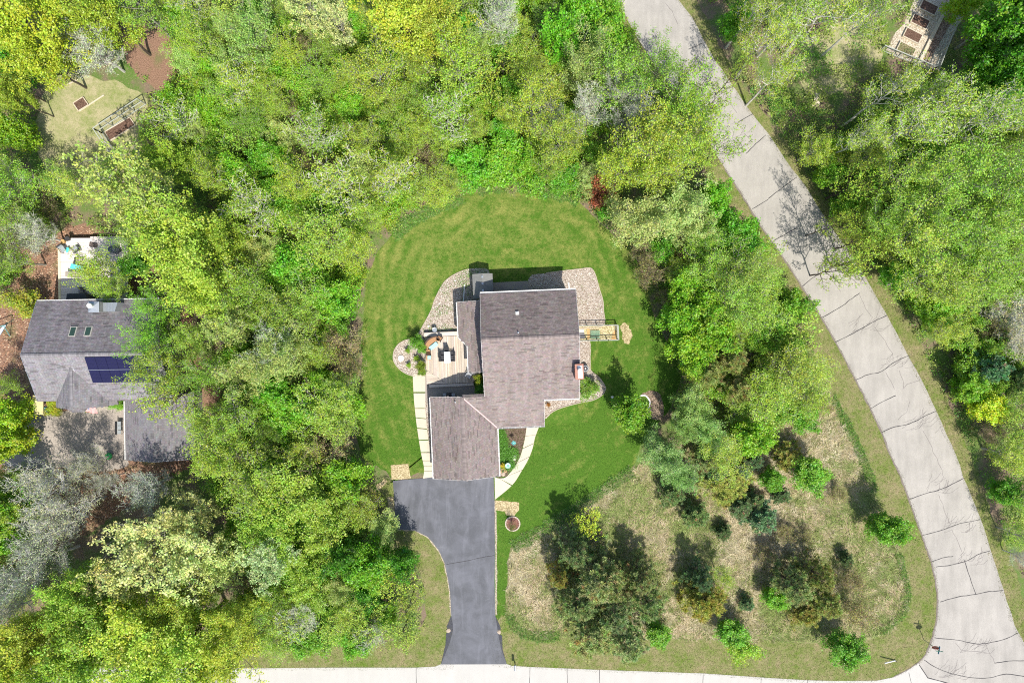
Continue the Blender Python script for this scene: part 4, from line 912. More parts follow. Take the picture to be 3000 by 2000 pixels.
for px, py, r0, lb in ((190, 709, .24, 'orange terracotta pot on the white deck corner'), (203, 701, .27, 'dark planter pot at the upper edge of the white deck')):
    x, y = W(px, py, DZN); e = empty('flower_pot', (x, y, DZN), lb, 'pot'); MB().lathe((x, y, DZN), [(r0*.7, 0), (r0, .4), (r0*1.1, .42), (r0*.85, .40)], 14).build('pot', M_orng if 'terra' in lb else M_dark, e); MB().lathe((x, y, DZN+.36), [(r0*.84, 0), (r0*.84, .02)], 12).build('soil', M_soil, e)
# yellow lean-to, flag, bench
ly = empty('yellow_leanto', (*W(109, 1187, 2), 0), 'pale yellow lean-to roof at the front corner of the grey-roofed house', 'lean-to')
q = [W(96,1158,2.1),W(126,1161,2.1),W(126,1214,2.1),W(97,1213,2.1)]
MB().poly(q, 2.0, 2.1).build('roof', plain('yellow_sheet', (.62, .54, .28), .7, var=.12, scale=2), ly)
for p in q: MB().bar((*p, 0), (*p, 2.0), .1).build('post', M_cream, ly)
MB().poly([W(127,1190,1),W(137,1190,1),W(137,1207,1),W(127,1207,1)], .0, .9).build('cabinet', plain('teal_box', (.2, .42, .42), .6), ly)
MB().poly([W(137,1188,1),W(142,1188,1),W(144,1216,1),W(138,1216,1)], .0, 1.0).build('side_panel', M_greywood, ly)
fl = empty('flag', (*W(252, 1178, 2.6), 2.6), 'striped red white and blue flag hung over the tan driveway', 'flag'); FP = Vector((*W(252, 1180, 2.6), 2.6))
B1 = Vector((*W(247, 1209, 3.2), 3.2)); MB().tube([FP, B1], .02, 6).build('flagpole', M_white, fl)
t = NT('flag_cloth'); tc = t.n.new('ShaderNodeUVMap'); sp = t.n.new('ShaderNodeSeparateXYZ'); t.l(tc.outputs[0], sp.inputs[0])
stp = t.math('GREATER_THAN', t.math('SINE', t.math('MULTIPLY', sp.outputs[1], 13*pi)), 0.0)
can = t.math('MULTIPLY', t.math('LESS_THAN', sp.outputs[0], .4), t.math('GREATER_THAN', sp.outputs[1], 6/13))
mp = t.n.new('ShaderNodeVectorMath'); mp.operation = 'MULTIPLY'; mp.inputs[1].default_value = (15*2, 18, 0); t.l(tc.outputs[0], mp.inputs[0])
vr = t.n.new('ShaderNodeTexVoronoi'); vr.inputs['Scale'].default_value = .5; vr.inputs['Randomness'].default_value = 0; t.l(mp.outputs[0], vr.inputs['Vector'])
star = t.math('LESS_THAN', vr.outputs['Distance'], .24)
g = t.mix(stp, (.62, .60, .58), (.42, .04, .05)); g = t.mix(can, g, t.mix(star, (.03, .07, .25), (.7, .7, .7))); t.col(g)
n = 12; vs = []; uvs = []; c0 = np.array((*W(250, 1187, 2.6), 2.9)); ax = np.array((*W(279, 1194, 2.6), 2.5))-c0; ay = np.array((*W(246, 1207, 2.6), 2.3))-c0
for j in range(n+1):
    for i in range(n+1):
        s_, t_ = i/n, j/n; p = c0+ax*s_+ay*t_; p[2] += .08*sin(s_*9+t_*2)*s_; p[1] += .05*sin(s_*8); vs.append(tuple(p-np.array(fl.location))); uvs.append((s_, 1-t_))
fs = [(j*(n+1)+i, j*(n+1)+i+1, (j+1)*(n+1)+i+1, (j+1)*(n+1)+i) for j in range(n) for i in range(n)]
me = bpy.data.meshes.new('cloth'); me.from_pydata(vs, [], fs); ul = me.uv_layers.new(name='UVMap')
for lp in me.loops: ul.data[lp.index].uv = uvs[lp.vertex_index]
link('cloth', me, t.m, fl)
l, r = loc_rot(355, 1251, .2, 90); e = empty('garden_bench', l, 'grey two-seat bench beside the neighbour garage wall', 'bench', None, r)
for s0 in (-.5, 0, .5): lbox(e, 'seat_cushion', (s0*1.05, 0, .42), (.46, .44, .08), M_slgr)
lbox(e, 'backrest', (0, .28, .62), (1.6, .05, .4), M_dark); [lbox(e, 'leg', (a*.75, b*.2, .2), (.05, .05, .4), M_dark) for a in (-1, 1) for b in (-1, 1)]
x, y = W(313, 1337, .9); e = empty('garden_kettle', (x, y, 0), 'glossy green domed fire pit under the grey budding tree', 'fire pit')
MB().lathe((x, y, .45), [(.42, 0), (.40, .18), (.28, .34), (.1, .42)], 18).build('lid', plain('glossy_green', (.05, .42, .13), .3), e, smooth=True); MB().lathe((x, y, 0), [(.2, 0), (.25, .2), (.42, .44)], 14).build('bowl', M_dark, e)
# swing frame at left edge
e = empty('play_frame', (*W(5, 960), 0), 'turquoise and white play swing frame at the edge of the leaf litter', 'swing frame')
M_trq = plain('teal_tube', (.10, .34, .34), .4)
P0 = (*W(10, 953, 2.2), 2.2); P1 = (*W(-50, 975, 2.2), 2.2); MB().tube([P0, P1], .05, 8).build('top_bar', M_trq, e)
for px, py in ((42, 935), (30, 985)): MB().tube([P0, (*W(px, py), 0)], .045, 8).build('leg', M_trq, e)
for px, py in ((-40, 945), (-48, 1000)): MB().tube([P1, (*W(px, py), 0)], .045, 8).build('leg', M_trq, e)
MB().poly([W(0,952,1.2),W(6,952,1.2),W(2,985,.3),W(-14,985,.3)], .5, .56).build('slide', plain('pale_blue_slide', (.55, .65, .80), .3), e)

# ---------------------------------------------------------------- vegetable gardens
# upper-left fenced plot
FHt = 2.0
vg = empty('plot_fence', (*W(301, 391), 0), 'grey-green wooden fence with wire around the brown vegetable plot', 'fence')
def fence_run(a, b, parent, n, h, mat, rails=(.1, 1.0, 1.0), wires=4):
    a = Vector((*a, 0)); b = Vector((*b, 0))
    for i in range(n+1):
        p = a+(b-a)*i/n; MB().bar(p, p+Vector((0, 0, h)), .11).build('post', mat, parent)
    for z in rails: MB().bar(a+Vector((0, 0, z)), b+Vector((0, 0, z)), .10, .06).build('rail', mat, parent)
    m = MB()
    for i in range(wires): z = .2+(h-.3)*i/wires; m.bar(a+Vector((0, 0, z)), b+Vector((0, 0, z)), .012)
    if wires: m.build('wire', M_metal, parent)
fence_run(W(301, 391), W(428, 306), vg, 4, FHt, M_greywood, (.08, 1.05, FHt)); fence_run(W(301, 391), W(363, 482), vg, 3, FHt, M_greywood, (.08, 1.05, FHt))
def bed_frame(px, lb, mat_in, z=.25, group=None):
    pts = Wp(px); cx = sum(p[0] for p in pts)/4; cy = sum(p[1] for p in pts)/4
    e = empty('raised_bed', (cx, cy, 0), lb, 'raised bed', group)
    MB().poly(pts, .0, z-.05).build('soil', mat_in, e)
    for i in range(4):
        a, b = pts[i], pts[(i+1) % 4]; MB().bar((*a, z/2), (*b, z/2), .09, z).build('plank', M_plank, e)
    return e
bed_frame([(309,388),(382,345),(398,368),(324,414)], 'brown soil bed inside the grey-green plot fence', M_soil, .2)
bed_frame([(217,304),(246,286),(262,309),(233,327)], 'small plank-framed soil bed in the clearing above the fence', M_soil, .25)
x, y = W(250, 300); m = MB(); m.bar((*W(234, 327), .1), (*W(306, 280), .1), .14, .1); tag(m.build('landscape_timber', M_plank), 'long pale timber lying beside the small plank bed', 'timber')
m = MB(); m.bar((*W(198, 250), .1), (*W(226, 236), .1), .12, .1); tag(m.build('landscape_timber', M_plank), 'short pale timber alone on the clearing grass', 'timber')
# upper-right garden
sheet('chip_path', GARDEN_TR, .016, M_chips, sm=False, jit=.08, label='pale wood chip ground around the raised beds')
ax_ = np.array((.447, -.894)); bx_ = np.array((.894, .447))
names = ['greenish raised bed nearest the corner of the wire fence', 'brown raised bed second from the fence corner', 'brown raised bed third from the fence corner', 'brown raised bed farthest from the fence corner at the frame edge']
for i, (cx, cy) in enumerate(((2652,147.5),(2671,107),(2693,66),(2718,25))):
    c = np.array((cx, cy)); q = [c-ax_*14-bx_*25, c-ax_*14+bx_*25, c+ax_*14+bx_*25, c+ax_*14-bx_*25]
    bed_frame([tuple(p) for p in q], names[i], M_soil if i else speckle('weedy_soil', [(.12, .12, .04), (.25, .22, .10), (.35, .3, .2), (.10, .16, .04)], 10), .28, 'raised beds in a row on the wood chips')
m = MB(); m.poly(Wp([(2700,192),(2712,196),(2790,60),(2812,-30),(2785,-30),(2768,35)]), .018, .06); tag(m.build('bark_bed', M_mulch2), 'long brown bark bed beside the thick pale timber', 'bed')
m = MB(); m.bar((*W(2688, 190), .15), (*W(2795, -25), .15), .36, .3); tag(m.build('retaining_timber', M_plank), 'thick long pale timber edging the brown bark bed', 'timber')
gf = empty('garden_fence', (*W(2640, 185), 0), 'thin grey post and wire fence around the raised beds', 'fence')
fence_run(W(2578, 147), W(2728, 208), gf, 3, 1.3, M_greywood, (.1, 1.25), 3); fence_run(W(2728, 208), W(2805, 10), gf, 4, 2.0, M_greywood, (1.0, 1.95), 5); fence_run(W(2805, 10), W(2830, -50), gf, 1, 2.0, M_greywood, (1.0, 1.95), 5)
# stack of boards & debris in the right woods
m = MB(); [m.box((*W(2392, 293), .05+i*.06), (.7, 1.7-.2*i, .05), -.25+.1*i) for i in range(3)]; tag(m.build('board_stack', M_plank), 'weathered stack of boards in ivy among the leaning aspen trunks', 'boards')
e = empty('dark_tarp', (*W(2565, 380), 0), 'dark bluish tarp bundle among the aspen trunks', 'tarp'); rk = rock(2565, 382, .8, plain('tarp_blue', (.03, .035, .06), .5), 'x', None); rk.parent = e; rk.location = (-e.location.x, -e.location.y, 0); rk.name = 'tarp_body'; del rk['label']

# mailbox, sign, culvert, tag
mb = empty('mailbox', (*W(1508, 1948), 0), 'grey metal mailbox on a post beside the driveway mouth', 'mailbox')
x, y = W(1509, 1941); MB().bar((x, y, 0), (x, y, 1.1), .1).build('post', M_dark, mb)
m = MB(); m.tube([(x, y+.30, 1.18), (x, y-.34, 1.18)], .14, 12); m.box((x, y-.02, 1.10), (.28, .64, .14)); m.build('box', M_metal, mb)
MB().box((x+.09, y+.02, 1.3), (.012, .14, .2)).build('flag', plain('red_flag', (.5, .05, .04), .5), mb); MB().box((x, y-.345, 1.13), (.25, .012, .24)).build('door', M_white, mb)
ss = empty('stop_sign', (*W(2708, 1874), 0), 'stop sign post with street name blades at the road corner', 'sign'); x, y = W(2706, 1872)
MB().bar((x, y, 0), (x, y, 3.2), .06).build('post', M_metal, ss)
# octagon plate facing the traffic from the north side road
m = MB(); n = 8; dirv = Vector((.97, .22, 0)); nrm = Vector((-.22, .97, 0)); vs = []
for sgn in (-1, 1):
    for k in range(n):
        a = 2*pi*k/n+pi/8; p = Vector((x, y, 2.35))+dirv*cos(a)*.40+Vector((0, 0, 1))*sin(a)*.40+nrm*(.05+.012*sgn); vs.append(p)
m.add(vs, [tuple(range(n)), tuple(range(2*n-1, n-1, -1))]+[(i, i+n, (i+1) % n+n, (i+1) % n) for i in range(n)]); plate = m.build('sign_plate', plain('sign_red', (.42, .03, .03), .4), ss)
tx = bpy.data.curves.new('lettering', 'FONT'); tx.body = 'STOP'; tx.size = .30; tx.align_x = 'CENTER'; tx.align_y = 'CENTER'; tx.extrude = .004
to = bpy.data.objects.new('lettering_text', tx); lm = bpy.data.meshes.new_from_object(to); bpy.data.objects.remove(to)
R = Matrix(((-dirv.x, 0, nrm.x, 0), (-dirv.y, 0, nrm.y, 0), (0, 1, 0, 0), (0, 0, 0, 1)))
lm.transform(Matrix.Translation(Vector((x, y, 2.35))+nrm*.07-Vector(ss.location)) @ R); lm.materials.clear(); link('lettering', lm, M_white, plate)
MB().bar((x-.05, y-.42, 2.95), (x+.12, y+.48, 2.95), .03, .2).build('name_blade', plain('sign_blue', (.03, .18, .32), .4), ss)
MB().bar((x-.45, y+.02, 3.12), (x+.40, y-.06, 3.12), .03, .2).build('name_blade', plain('sign_green', (.05, .22, .16), .4), ss)
cu = empty('marker_post', (*W(2622, 1936, .6), 0), 'white plastic marker pipe leaning low on the corner verge', 'marker'); MB().tube([(*W(2623, 1933), .05), (*W(2596, 1944, 1.0), .75)], .07, 8).build('pipe', M_white, cu)
MB().tube([(*W(2623, 1933), 0), (*W(2623, 1933), .3)], .05, 8).build('base', M_dark, cu)
MB().box((*W(2378, 1237), .06), (.42, .28, .1), .5).build('x', M_white).name = 'utility_cover'; tag(bpy.data.objects['utility_cover'], 'small white utility cover in the rough grass east of the pines', 'cover')
# stump pair at driveway notches
rock(1314, 1846, .26, M_rock, 'pale rock at the west notch of the driveway flare'); rock(1462, 1850, .26, M_rock, 'pale rock at the east notch of the driveway flare')
m = MB(); tag(m.lathe((*W(1793, 1162), 0), [(.16, 0), (.18, .1), (.14, .5), (.05, .55)], 10).build('garden_light', M_white), 'small white garden lamp beside the lawn tree', 'lamp')
# ---------------------------------------------------------------- vegetation
def prisms(segs, n):
    S_ = np.array(segs, dtype=float).reshape(-1, 8); P0, P1, R0, R1 = S_[:, :3], S_[:, 3:6], S_[:, 6], S_[:, 7]
    d = P1-P0; d /= np.maximum(np.linalg.norm(d, axis=1, keepdims=True), 1e-6)
    up = np.where(np.abs(d[:, 2:3]) < .9, [[0, 0, 1.]], [[1., 0, 0]]); x = np.cross(d, up); x /= np.linalg.norm(x, axis=1, keepdims=True); y = np.cross(x, d)
    q = []
    for k in range(n):
        a0, a1 = 2*pi*k/n, 2*pi*(k+1)/n
        e0 = x*cos(a0)+y*sin(a0); e1 = x*cos(a1)+y*sin(a1)
        q.append(np.stack([P0+e0*R0[:, None], P0+e1*R0[:, None], P1+e1*R1[:, None], P1+e0*R1[:, None]], 1))
    return np.concatenate(q, 0).reshape(-1, 3)
def leaf_quads(C, k, sig, L, w, upb, r, col, cvar, bright=(.75, 1.25), shade_r=None):
    N = len(C)*k; cc = np.repeat(C, k, 0)+r.normal(0, 1, (N, 3))*np.array(sig)
    nrm = r.normal(0, 1, (N, 3)); nrm[:, 2] = np.abs(nrm[:, 2])+upb; nrm /= np.linalg.norm(nrm, axis=1, keepdims=True)
    a = np.cross(nrm, r.normal(0, 1, (N, 3))); a /= np.linalg.norm(a, axis=1, keepdims=True); b = np.cross(nrm, a)
    l = L*r.uniform(.7, 1.3, (N, 1)); ww = w*r.uniform(.7, 1.3, (N, 1))
    V = np.stack([cc-a*l/2, cc+b*ww/2+nrm*l*.08, cc+a*l/2, cc-b*ww/2+nrm*l*.08], 1).reshape(-1, 3)
    cl = np.repeat(r.normal(0, 1, (len(C), 3))*cvar*np.array([1.1, .6, .8]), k, 0)
    g = r.uniform(bright[0], bright[1], (N, 1))
    cols = np.clip(np.array(col)*(1+cl)*g*(1+r.normal(0, .05, (N, 3))), .003, .95)
    return V, cols
def unit(v): return v/max(np.linalg.norm(v), 1e-6)
def skeleton(r, h, cb, R, nl, nb, ntw, tr, rise=.5, prof=None, tw_len=.55, tw_r=.012, lean=.03, multi=1):
    big = []; small = []; tips = []
    prof = prof or (lambda t: math.sqrt(max(.05, 1-(max(t-.35, -.35)/.68)**2)))
    for mstem in range(multi):
        az0 = r.uniform(0, 2*pi); spread = 0 if multi == 1 else R*.35
        top = np.array([cos(az0)*spread+r.normal(0, lean*h), sin(az0)*spread+r.normal(0, lean*h), h*r.uniform(.88, 1)])
        n = 8; T = [np.array([0, 0, -.2])]
        for i in range(1, n+1):
            t_ = i/n; T.append(np.array([top[0]*t_**1.3, top[1]*t_**1.3, top[2]*t_])+np.append(r.normal(0, .012*h, 2)*(t_ > .2), 0))
        rr_ = [tr/multi**.4*(1-.9*i/n)+.012 for i in range(n+1)]
        for i in range(n): big.append((*T[i], *T[i+1], rr_[i], rr_[i+1]))
        tips.append(T[-1])
        for j in range(nl//multi):
            t_ = (j+.5)/(nl//multi); zt = cb+(.97-cb)*t_**.85; f = zt*n; i = min(int(f), n-1); p = T[i]+(T[i+1]-T[i])*(f-i)
            az = j*2.399+r.normal(0, .35)+az0; L = R*prof(t_)*r.uniform(.72, 1.12)
            el = rise+(.55*t_)+r.normal(0, .12); d = np.array([cos(az)*cos(el), sin(az)*cos(el), sin(el)])
            r0 = max(.02, rr_[i]*.5); k = 4; q = p; pts = [p]
            for s_ in range(k):
                d = unit(d+np.array([0, 0, .10])+r.normal(0, .13, 3)); q = q+d*L/k/max(.55, cos(el)); pts.append(q)
            for s_ in range(k): big.append((*pts[s_], *pts[s_+1], r0*(1-.22*s_), r0*(1-.22*(s_+1))))
            tips.append(pts[-1])
            for b_ in range(nb):
                f = .8+(k-.85)*(b_+.5)/nb; i2 = min(int(f), k-1); p2 = pts[i2]+(pts[i2+1]-pts[i2])*(f-i2)
                dd = unit(pts[i2+1]-pts[i2]); sd_ = np.cross(dd, [0, 0, 1.]); sd_ = unit(sd_)*(1 if b_ % 2 else -1)
                d2 = unit(dd*.55+sd_*r.uniform(.5, 1.1)+np.array([0, 0, r.uniform(-.1, .5)])); L2 = L*r.uniform(.28, .48)*(1-.4*(f/k))
                m_ = p2+d2*L2*.5+r.normal(0, .04, 3); e_ = m_+unit(d2+r.normal(0, .25, 3))*L2*.5
                small.append((*p2, *m_, .022, .016)); small.append((*m_, *e_, .016, .010)); tips.append(e_)
                for w_ in range(ntw):
                    s0 = p2+(e_-p2)*r.uniform(.2, 1); d3 = unit(d2*.5+r.normal(0, .6, 3)+np.array([0, 0, .35])); e3 = s0+d3*tw_len*r.uniform(.5, 1.2)
                    small.append((*s0, *e3, tw_r, tw_r*.5)); tips.append(e3)
    return big, small, np.array(tips)
PROTO = {}; RAD = {}
def proto(key, big, small, V, cols, bark, leafm, n=4):
    tv = prisms(big, 6 if len(big) < 200 else 4)
    if len(small): tv = np.concatenate([tv, prisms(small, 3)], 0)
    tm = ngon_mesh(key+'_trunk', tv, 4); tm.materials.append(bark)
    cm = None
    if V is not None and len(V): cm = ngon_mesh(key+'_crown', V, n, cols); cm.materials.append(leafm)
    PROTO[key] = (tm, cm); RAD[key] = float(np.percentile(np.hypot(V[:, 0], V[:, 1]), 95))
def mk_broad(key, seed, h, cb, R, nl, nb, ntw, tr, k, sig, L, w, upb, col, cvar, bark, **kw):
    r = np.random.default_rng(seed); keep = kw.pop('keep', 1.0)
    big, small, tips = skeleton(r, h, cb, R, nl, nb, ntw, tr, **kw)
    if keep < 1: tips = tips[r.random(len(tips)) < keep]
    V, cols = leaf_quads(tips, k, sig, L, w, upb, r, col, cvar)
    proto(key, big, small, V, cols, bark, M_leaf)
# key: unit prototypes with true size (h, R)
SIZE = {}
def reg(sp, h, R, n, **kw):
    SIZE[sp] = (h, R, n)
    for i in range(n): mk_broad(f'{sp}{i}', 100+hash_(sp)+i, h=h, R=R, **kw)
def hash_(s): return sum(ord(c)*(i+1) for i, c in enumerate(s))
reg('aspen', 13, 3.4, 3, cb=.42, nl=18, nb=7, ntw=4, tr=.19, k=5, sig=(.24, .24, .20), L=.18, w=.13, upb=.8, col=(.35, .47, .055), cvar=.12, bark=M_bark_pale, tw_r=.022, keep=.85)
reg('maple', 12, 4.4, 3, cb=.28, nl=30, nb=8, ntw=4, tr=.22, k=9, sig=(.24, .24, .15), L=.21, w=.165, upb=.9, col=(.39, .48, .055), cvar=.10, bark=M_bark_dark, tw_r=.010)
reg('oak', 11, 4.4, 3, cb=.30, nl=26, nb=8, ntw=4, tr=.22, k=6, sig=(.26, .26, .20), L=.19, w=.145, upb=.8, col=(.34, .45, .055), cvar=.12, bark=M_bark_grey, tw_r=.013)
reg('cream', 10, 4.2, 2, cb=.28, nl=26, nb=7, ntw=4, tr=.2, k=8, sig=(.17, .17, .13), L=.22, w=.18, upb=.8, col=(.58, .60, .26), cvar=.08, bark=M_bark_grey, keep=.72)
reg('grey', 10, 4.2, 3, cb=.28, nl=26, nb=10, ntw=8, tr=.2, k=2, sig=(.10, .10, .08), L=.13, w=.10, upb=.8, col=(.58, .62, .44), cvar=.10, bark=M_bark_silver, tw_len=.75, tw_r=.019, keep=.8)
reg('sparse', 8, 3.8, 2, cb=.20, nl=18, nb=7, ntw=4, tr=.14, k=3, sig=(.12, .12, .10), L=.20, w=.16, upb=.8, col=(.40, .52, .07), cvar=.12, bark=M_bark_dark, tw_r=.016, keep=.8, rise=.3)
reg('sage', 7, 3.6, 2, cb=.15, nl=30, nb=8, ntw=4, tr=.14, k=9, sig=(.20, .20, .15), L=.17, w=.12, upb=.8, col=(.42, .50, .17), cvar=.09, bark=M_bark_grey, multi=2)
reg('round', 6, 2.6, 2, cb=.12, nl=30, nb=7, ntw=3, tr=.12, k=11, sig=(.20, .20, .16), L=.23, w=.17, upb=.8, col=(.20, .40, .022), cvar=.14, bark=M_bark_grey)
reg('shrub', 3, 2.2, 3, cb=.05, nl=20, nb=5, ntw=4, tr=.06, k=8, sig=(.20, .20, .15), L=.19, w=.14, upb=.8, col=(.25, .40, .038), cvar=.18, bark=M_bark_grey, multi=4, rise=.5)
reg('twiggy', 3.2, 2.3, 2, cb=.05, nl=26, nb=7, ntw=6, tr=.05, k=2, sig=(.10, .10, .08), L=.13, w=.09, upb=.5, col=(.38, .38, .13), cvar=.15, bark=bark_mat('bark_tawny', (.16, .12, .08), (.40, .31, .21)), multi=4, rise=.45, tw_len=.7, tw_r=.016, keep=.75)
reg('rusty', 2.6, 1.4, 1, cb=.05, nl=22, nb=6, ntw=6, tr=.06, k=7, sig=(.14, .14, .12), L=.18, w=.09, upb=.5, col=(.40, .13, .075), cvar=.2, bark=M_bark_rust, multi=3, tw_r=.018)
# pines: whorled limbs with needle tufts
def mk_pine(key, seed, h, R, nl, nb, tuft, col, tl, rot=.5, flat=.25, cb=.12, nt=22, brown=.06):
    r = np.random.default_rng(seed); big = []; small = []; C = []; D = []
    n = 8; T = [np.array([r.normal(0, .02*h)*(i/n), r.normal(0, .02*h)*(i/n), h*i/n]) for i in range(n+1)]
    for i in range(n): big.append((*T[i], *T[i+1], .17*(1-i/n)+.02, .17*(1-(i+1)/n)+.02))
    C.append(T[-1]); D.append([0, 0, 1])
    for j in range(nl):
        t_ = (j+.5)/nl; z = cb+(1-cb)*t_; f = z*n; i = min(int(f), n-1); p = T[i]+(T[i+1]-T[i])*(f-i)
        az = j*2.399+r.normal(0, .3); L = R*(1-t_)**.62*r.uniform(.6, 1.12)+.3; el = rot*t_+.12+r.normal(0, .1)
        d = np.array([cos(az)*cos(el), sin(az)*cos(el), sin(el)]); e = p+d*L; big.append((*p, *e, .05, .02)); C.append(e); D.append(d)
        for b_ in range(max(2, int(nb*L/R))+2):
            s_ = r.uniform(.2, 1); p2 = p+d*L*s_; a2 = az+r.choice([-1, 1])*r.uniform(.4, 1.1); d2 = np.array([cos(a2), sin(a2), r.uniform(.0, .6)]); l2 = L*r.uniform(.15, .42)*(1.15-s_*.6)+.15
            e2 = p2+unit(d2)*l2; small.append((*p2, *e2, .02, .012)); C.append(e2); D.append(unit(d2))
            for q in range(2): C.append(p2+unit(d2)*l2*r.uniform(.3, .9)+r.normal(0, .1, 3)); D.append(unit(d2+r.normal(0, .4, 3)))
    C = np.array(C); D = np.array(D, float); N = len(C)*nt; cc = np.repeat(C, nt, 0); dd = np.repeat(D, nt, 0)
    v = r.normal(0, 1, (N, 3)); v[:, 2] = np.abs(v[:, 2])*.8+.15; v = v/np.linalg.norm(v, axis=1, keepdims=True)+dd*.45; v /= np.linalg.norm(v, axis=1, keepdims=True)
    sd_ = np.cross(v, r.normal(0, 1, (N, 3))); sd_ /= np.linalg.norm(sd_, axis=1, keepdims=True)
    ln = tuft*r.uniform(.7, 1.2, (N, 1)); wd = tl
    V = np.stack([cc+sd_*wd*.5, cc+v*ln+sd_*wd*.3, cc+v*ln-sd_*wd*.3, cc-sd_*wd*.5], 1).reshape(-1, 3)
    base = np.repeat(np.where(r.random((len(C), 1)) < brown, [[.38, .26, .13]], [col]), nt, 0)
    cols = np.clip(base*r.uniform(.7, 1.3, (N, 1))*(1+np.repeat(r.normal(0, .12, (len(C), 3)), nt, 0)), .003, .9)
    proto(key, big, small, V, cols, M_bark_dark, M_needle)
for i in range(3): mk_pine(f'pine{i}', 500+i, 8, 3.2, 46, 6, .34, (.34, .42, .16), .05)
SIZE['pine'] = (8, 3.2, 3)
for i in range(2): mk_pine(f'spruce{i}', 520+i, 4, 1.6, 44, 5, .22, (.22, .34, .14), .045, brown=.02)
SIZE['spruce'] = (4, 1.6, 2)
for i in range(2): mk_pine(f'juniper{i}', 540+i, 3.6, 2.4, 50, 6, .26, (.42, .44, .11), .04, rot=.8, brown=.0)
SIZE['juniper'] = (3.6, 2.4, 2)

DESC = {'aspen': ('lime aspen with pale limbs', 'tree', 'aspens in the woods'), 'maple': ('yellow-green blooming maple', 'tree', 'yellow-green maples'),
 'oak': ('olive-lime broad tree', 'tree', 'olive-lime broad trees'), 'cream': ('cream-green flowering tree', 'tree', 'cream flowering trees'),
 'grey': ('silver-grey bare-twigged tree', 'tree', 'grey budding trees'), 'sparse': ('thin-leaved open tree', 'tree', 'thin-leaved open trees'),
 'sage': ('pale sage-green small tree', 'tree', 'sage-green small trees'), 'round': ('dense bright green small tree', 'tree', 'dense bright green trees'),
 'shrub': ('leafy green shrub', 'shrub', 'leafy green shrubs'), 'twiggy': ('tawny twiggy shrub', 'shrub', 'tawny twiggy shrubs'), 'rusty': ('rusty red dead shrub', 'shrub', None),
 'pine': ('dark tufted pine', 'tree', 'tufted pines'), 'spruce': ('small blue-green spruce', 'tree', 'small spruces'), 'juniper': ('golden-olive juniper', 'shrub', 'golden-olive junipers')}
NAMES = {'aspen': 'aspen_tree', 'maple': 'maple_tree', 'oak': 'broadleaf_tree', 'cream': 'flowering_tree', 'grey': 'budding_tree', 'sparse': 'open_tree', 'sage': 'sage_tree', 'round': 'green_tree',
 'shrub': 'leafy_shrub', 'twiggy': 'twiggy_shrub', 'rusty': 'dead_shrub', 'pine': 'pine_tree', 'spruce': 'spruce_tree', 'juniper': 'juniper_shrub'}
TREES = []   # (object, species, x, y, fixed label)
prn = random.Random(11)
def tree(sp, px, py, rpx, h, label=None, tint=None):
    H0, R0, n = SIZE[sp]; zc = h*.68; x, y = W(px, py, zc); R = rpx*(H-zc)/(H*S)
    v = prn.randrange(n); tm, cm = PROTO[f'{sp}{v}']; k = R/RAD[f'{sp}{v}']; kz = h/H0
    e = empty(NAMES[sp], (x, y, 0), label, DESC[sp][1], DESC[sp][2]); e.rotation_euler.z = prn.uniform(0, 2*pi); e.scale = (k, k, kz)
    for nm, me in (('trunk', tm), ('crown', cm)):
        o = bpy.data.objects.new(nm, me); COL.objects.link(o); o.parent = e
        if nm == 'crown':
            g = prn.uniform(.86, 1.14); t_ = tint or (1, 1, 1)
            o.color = (t_[0]*g*prn.uniform(.92, 1.08), t_[1]*g, t_[2]*g*prn.uniform(.85, 1.1), 1)
    TREES.append([e, sp, px, py, R, label, tint]); return e
LIME = (1.05, 1.05, .9); BRT = (.80, 1.02, .8); DKG = (.50, .72, .6); YEL = (1.08, 1.03, .75); PAL = (1.15, 1.08, 1.5); GRN = (.80, .96, .85)
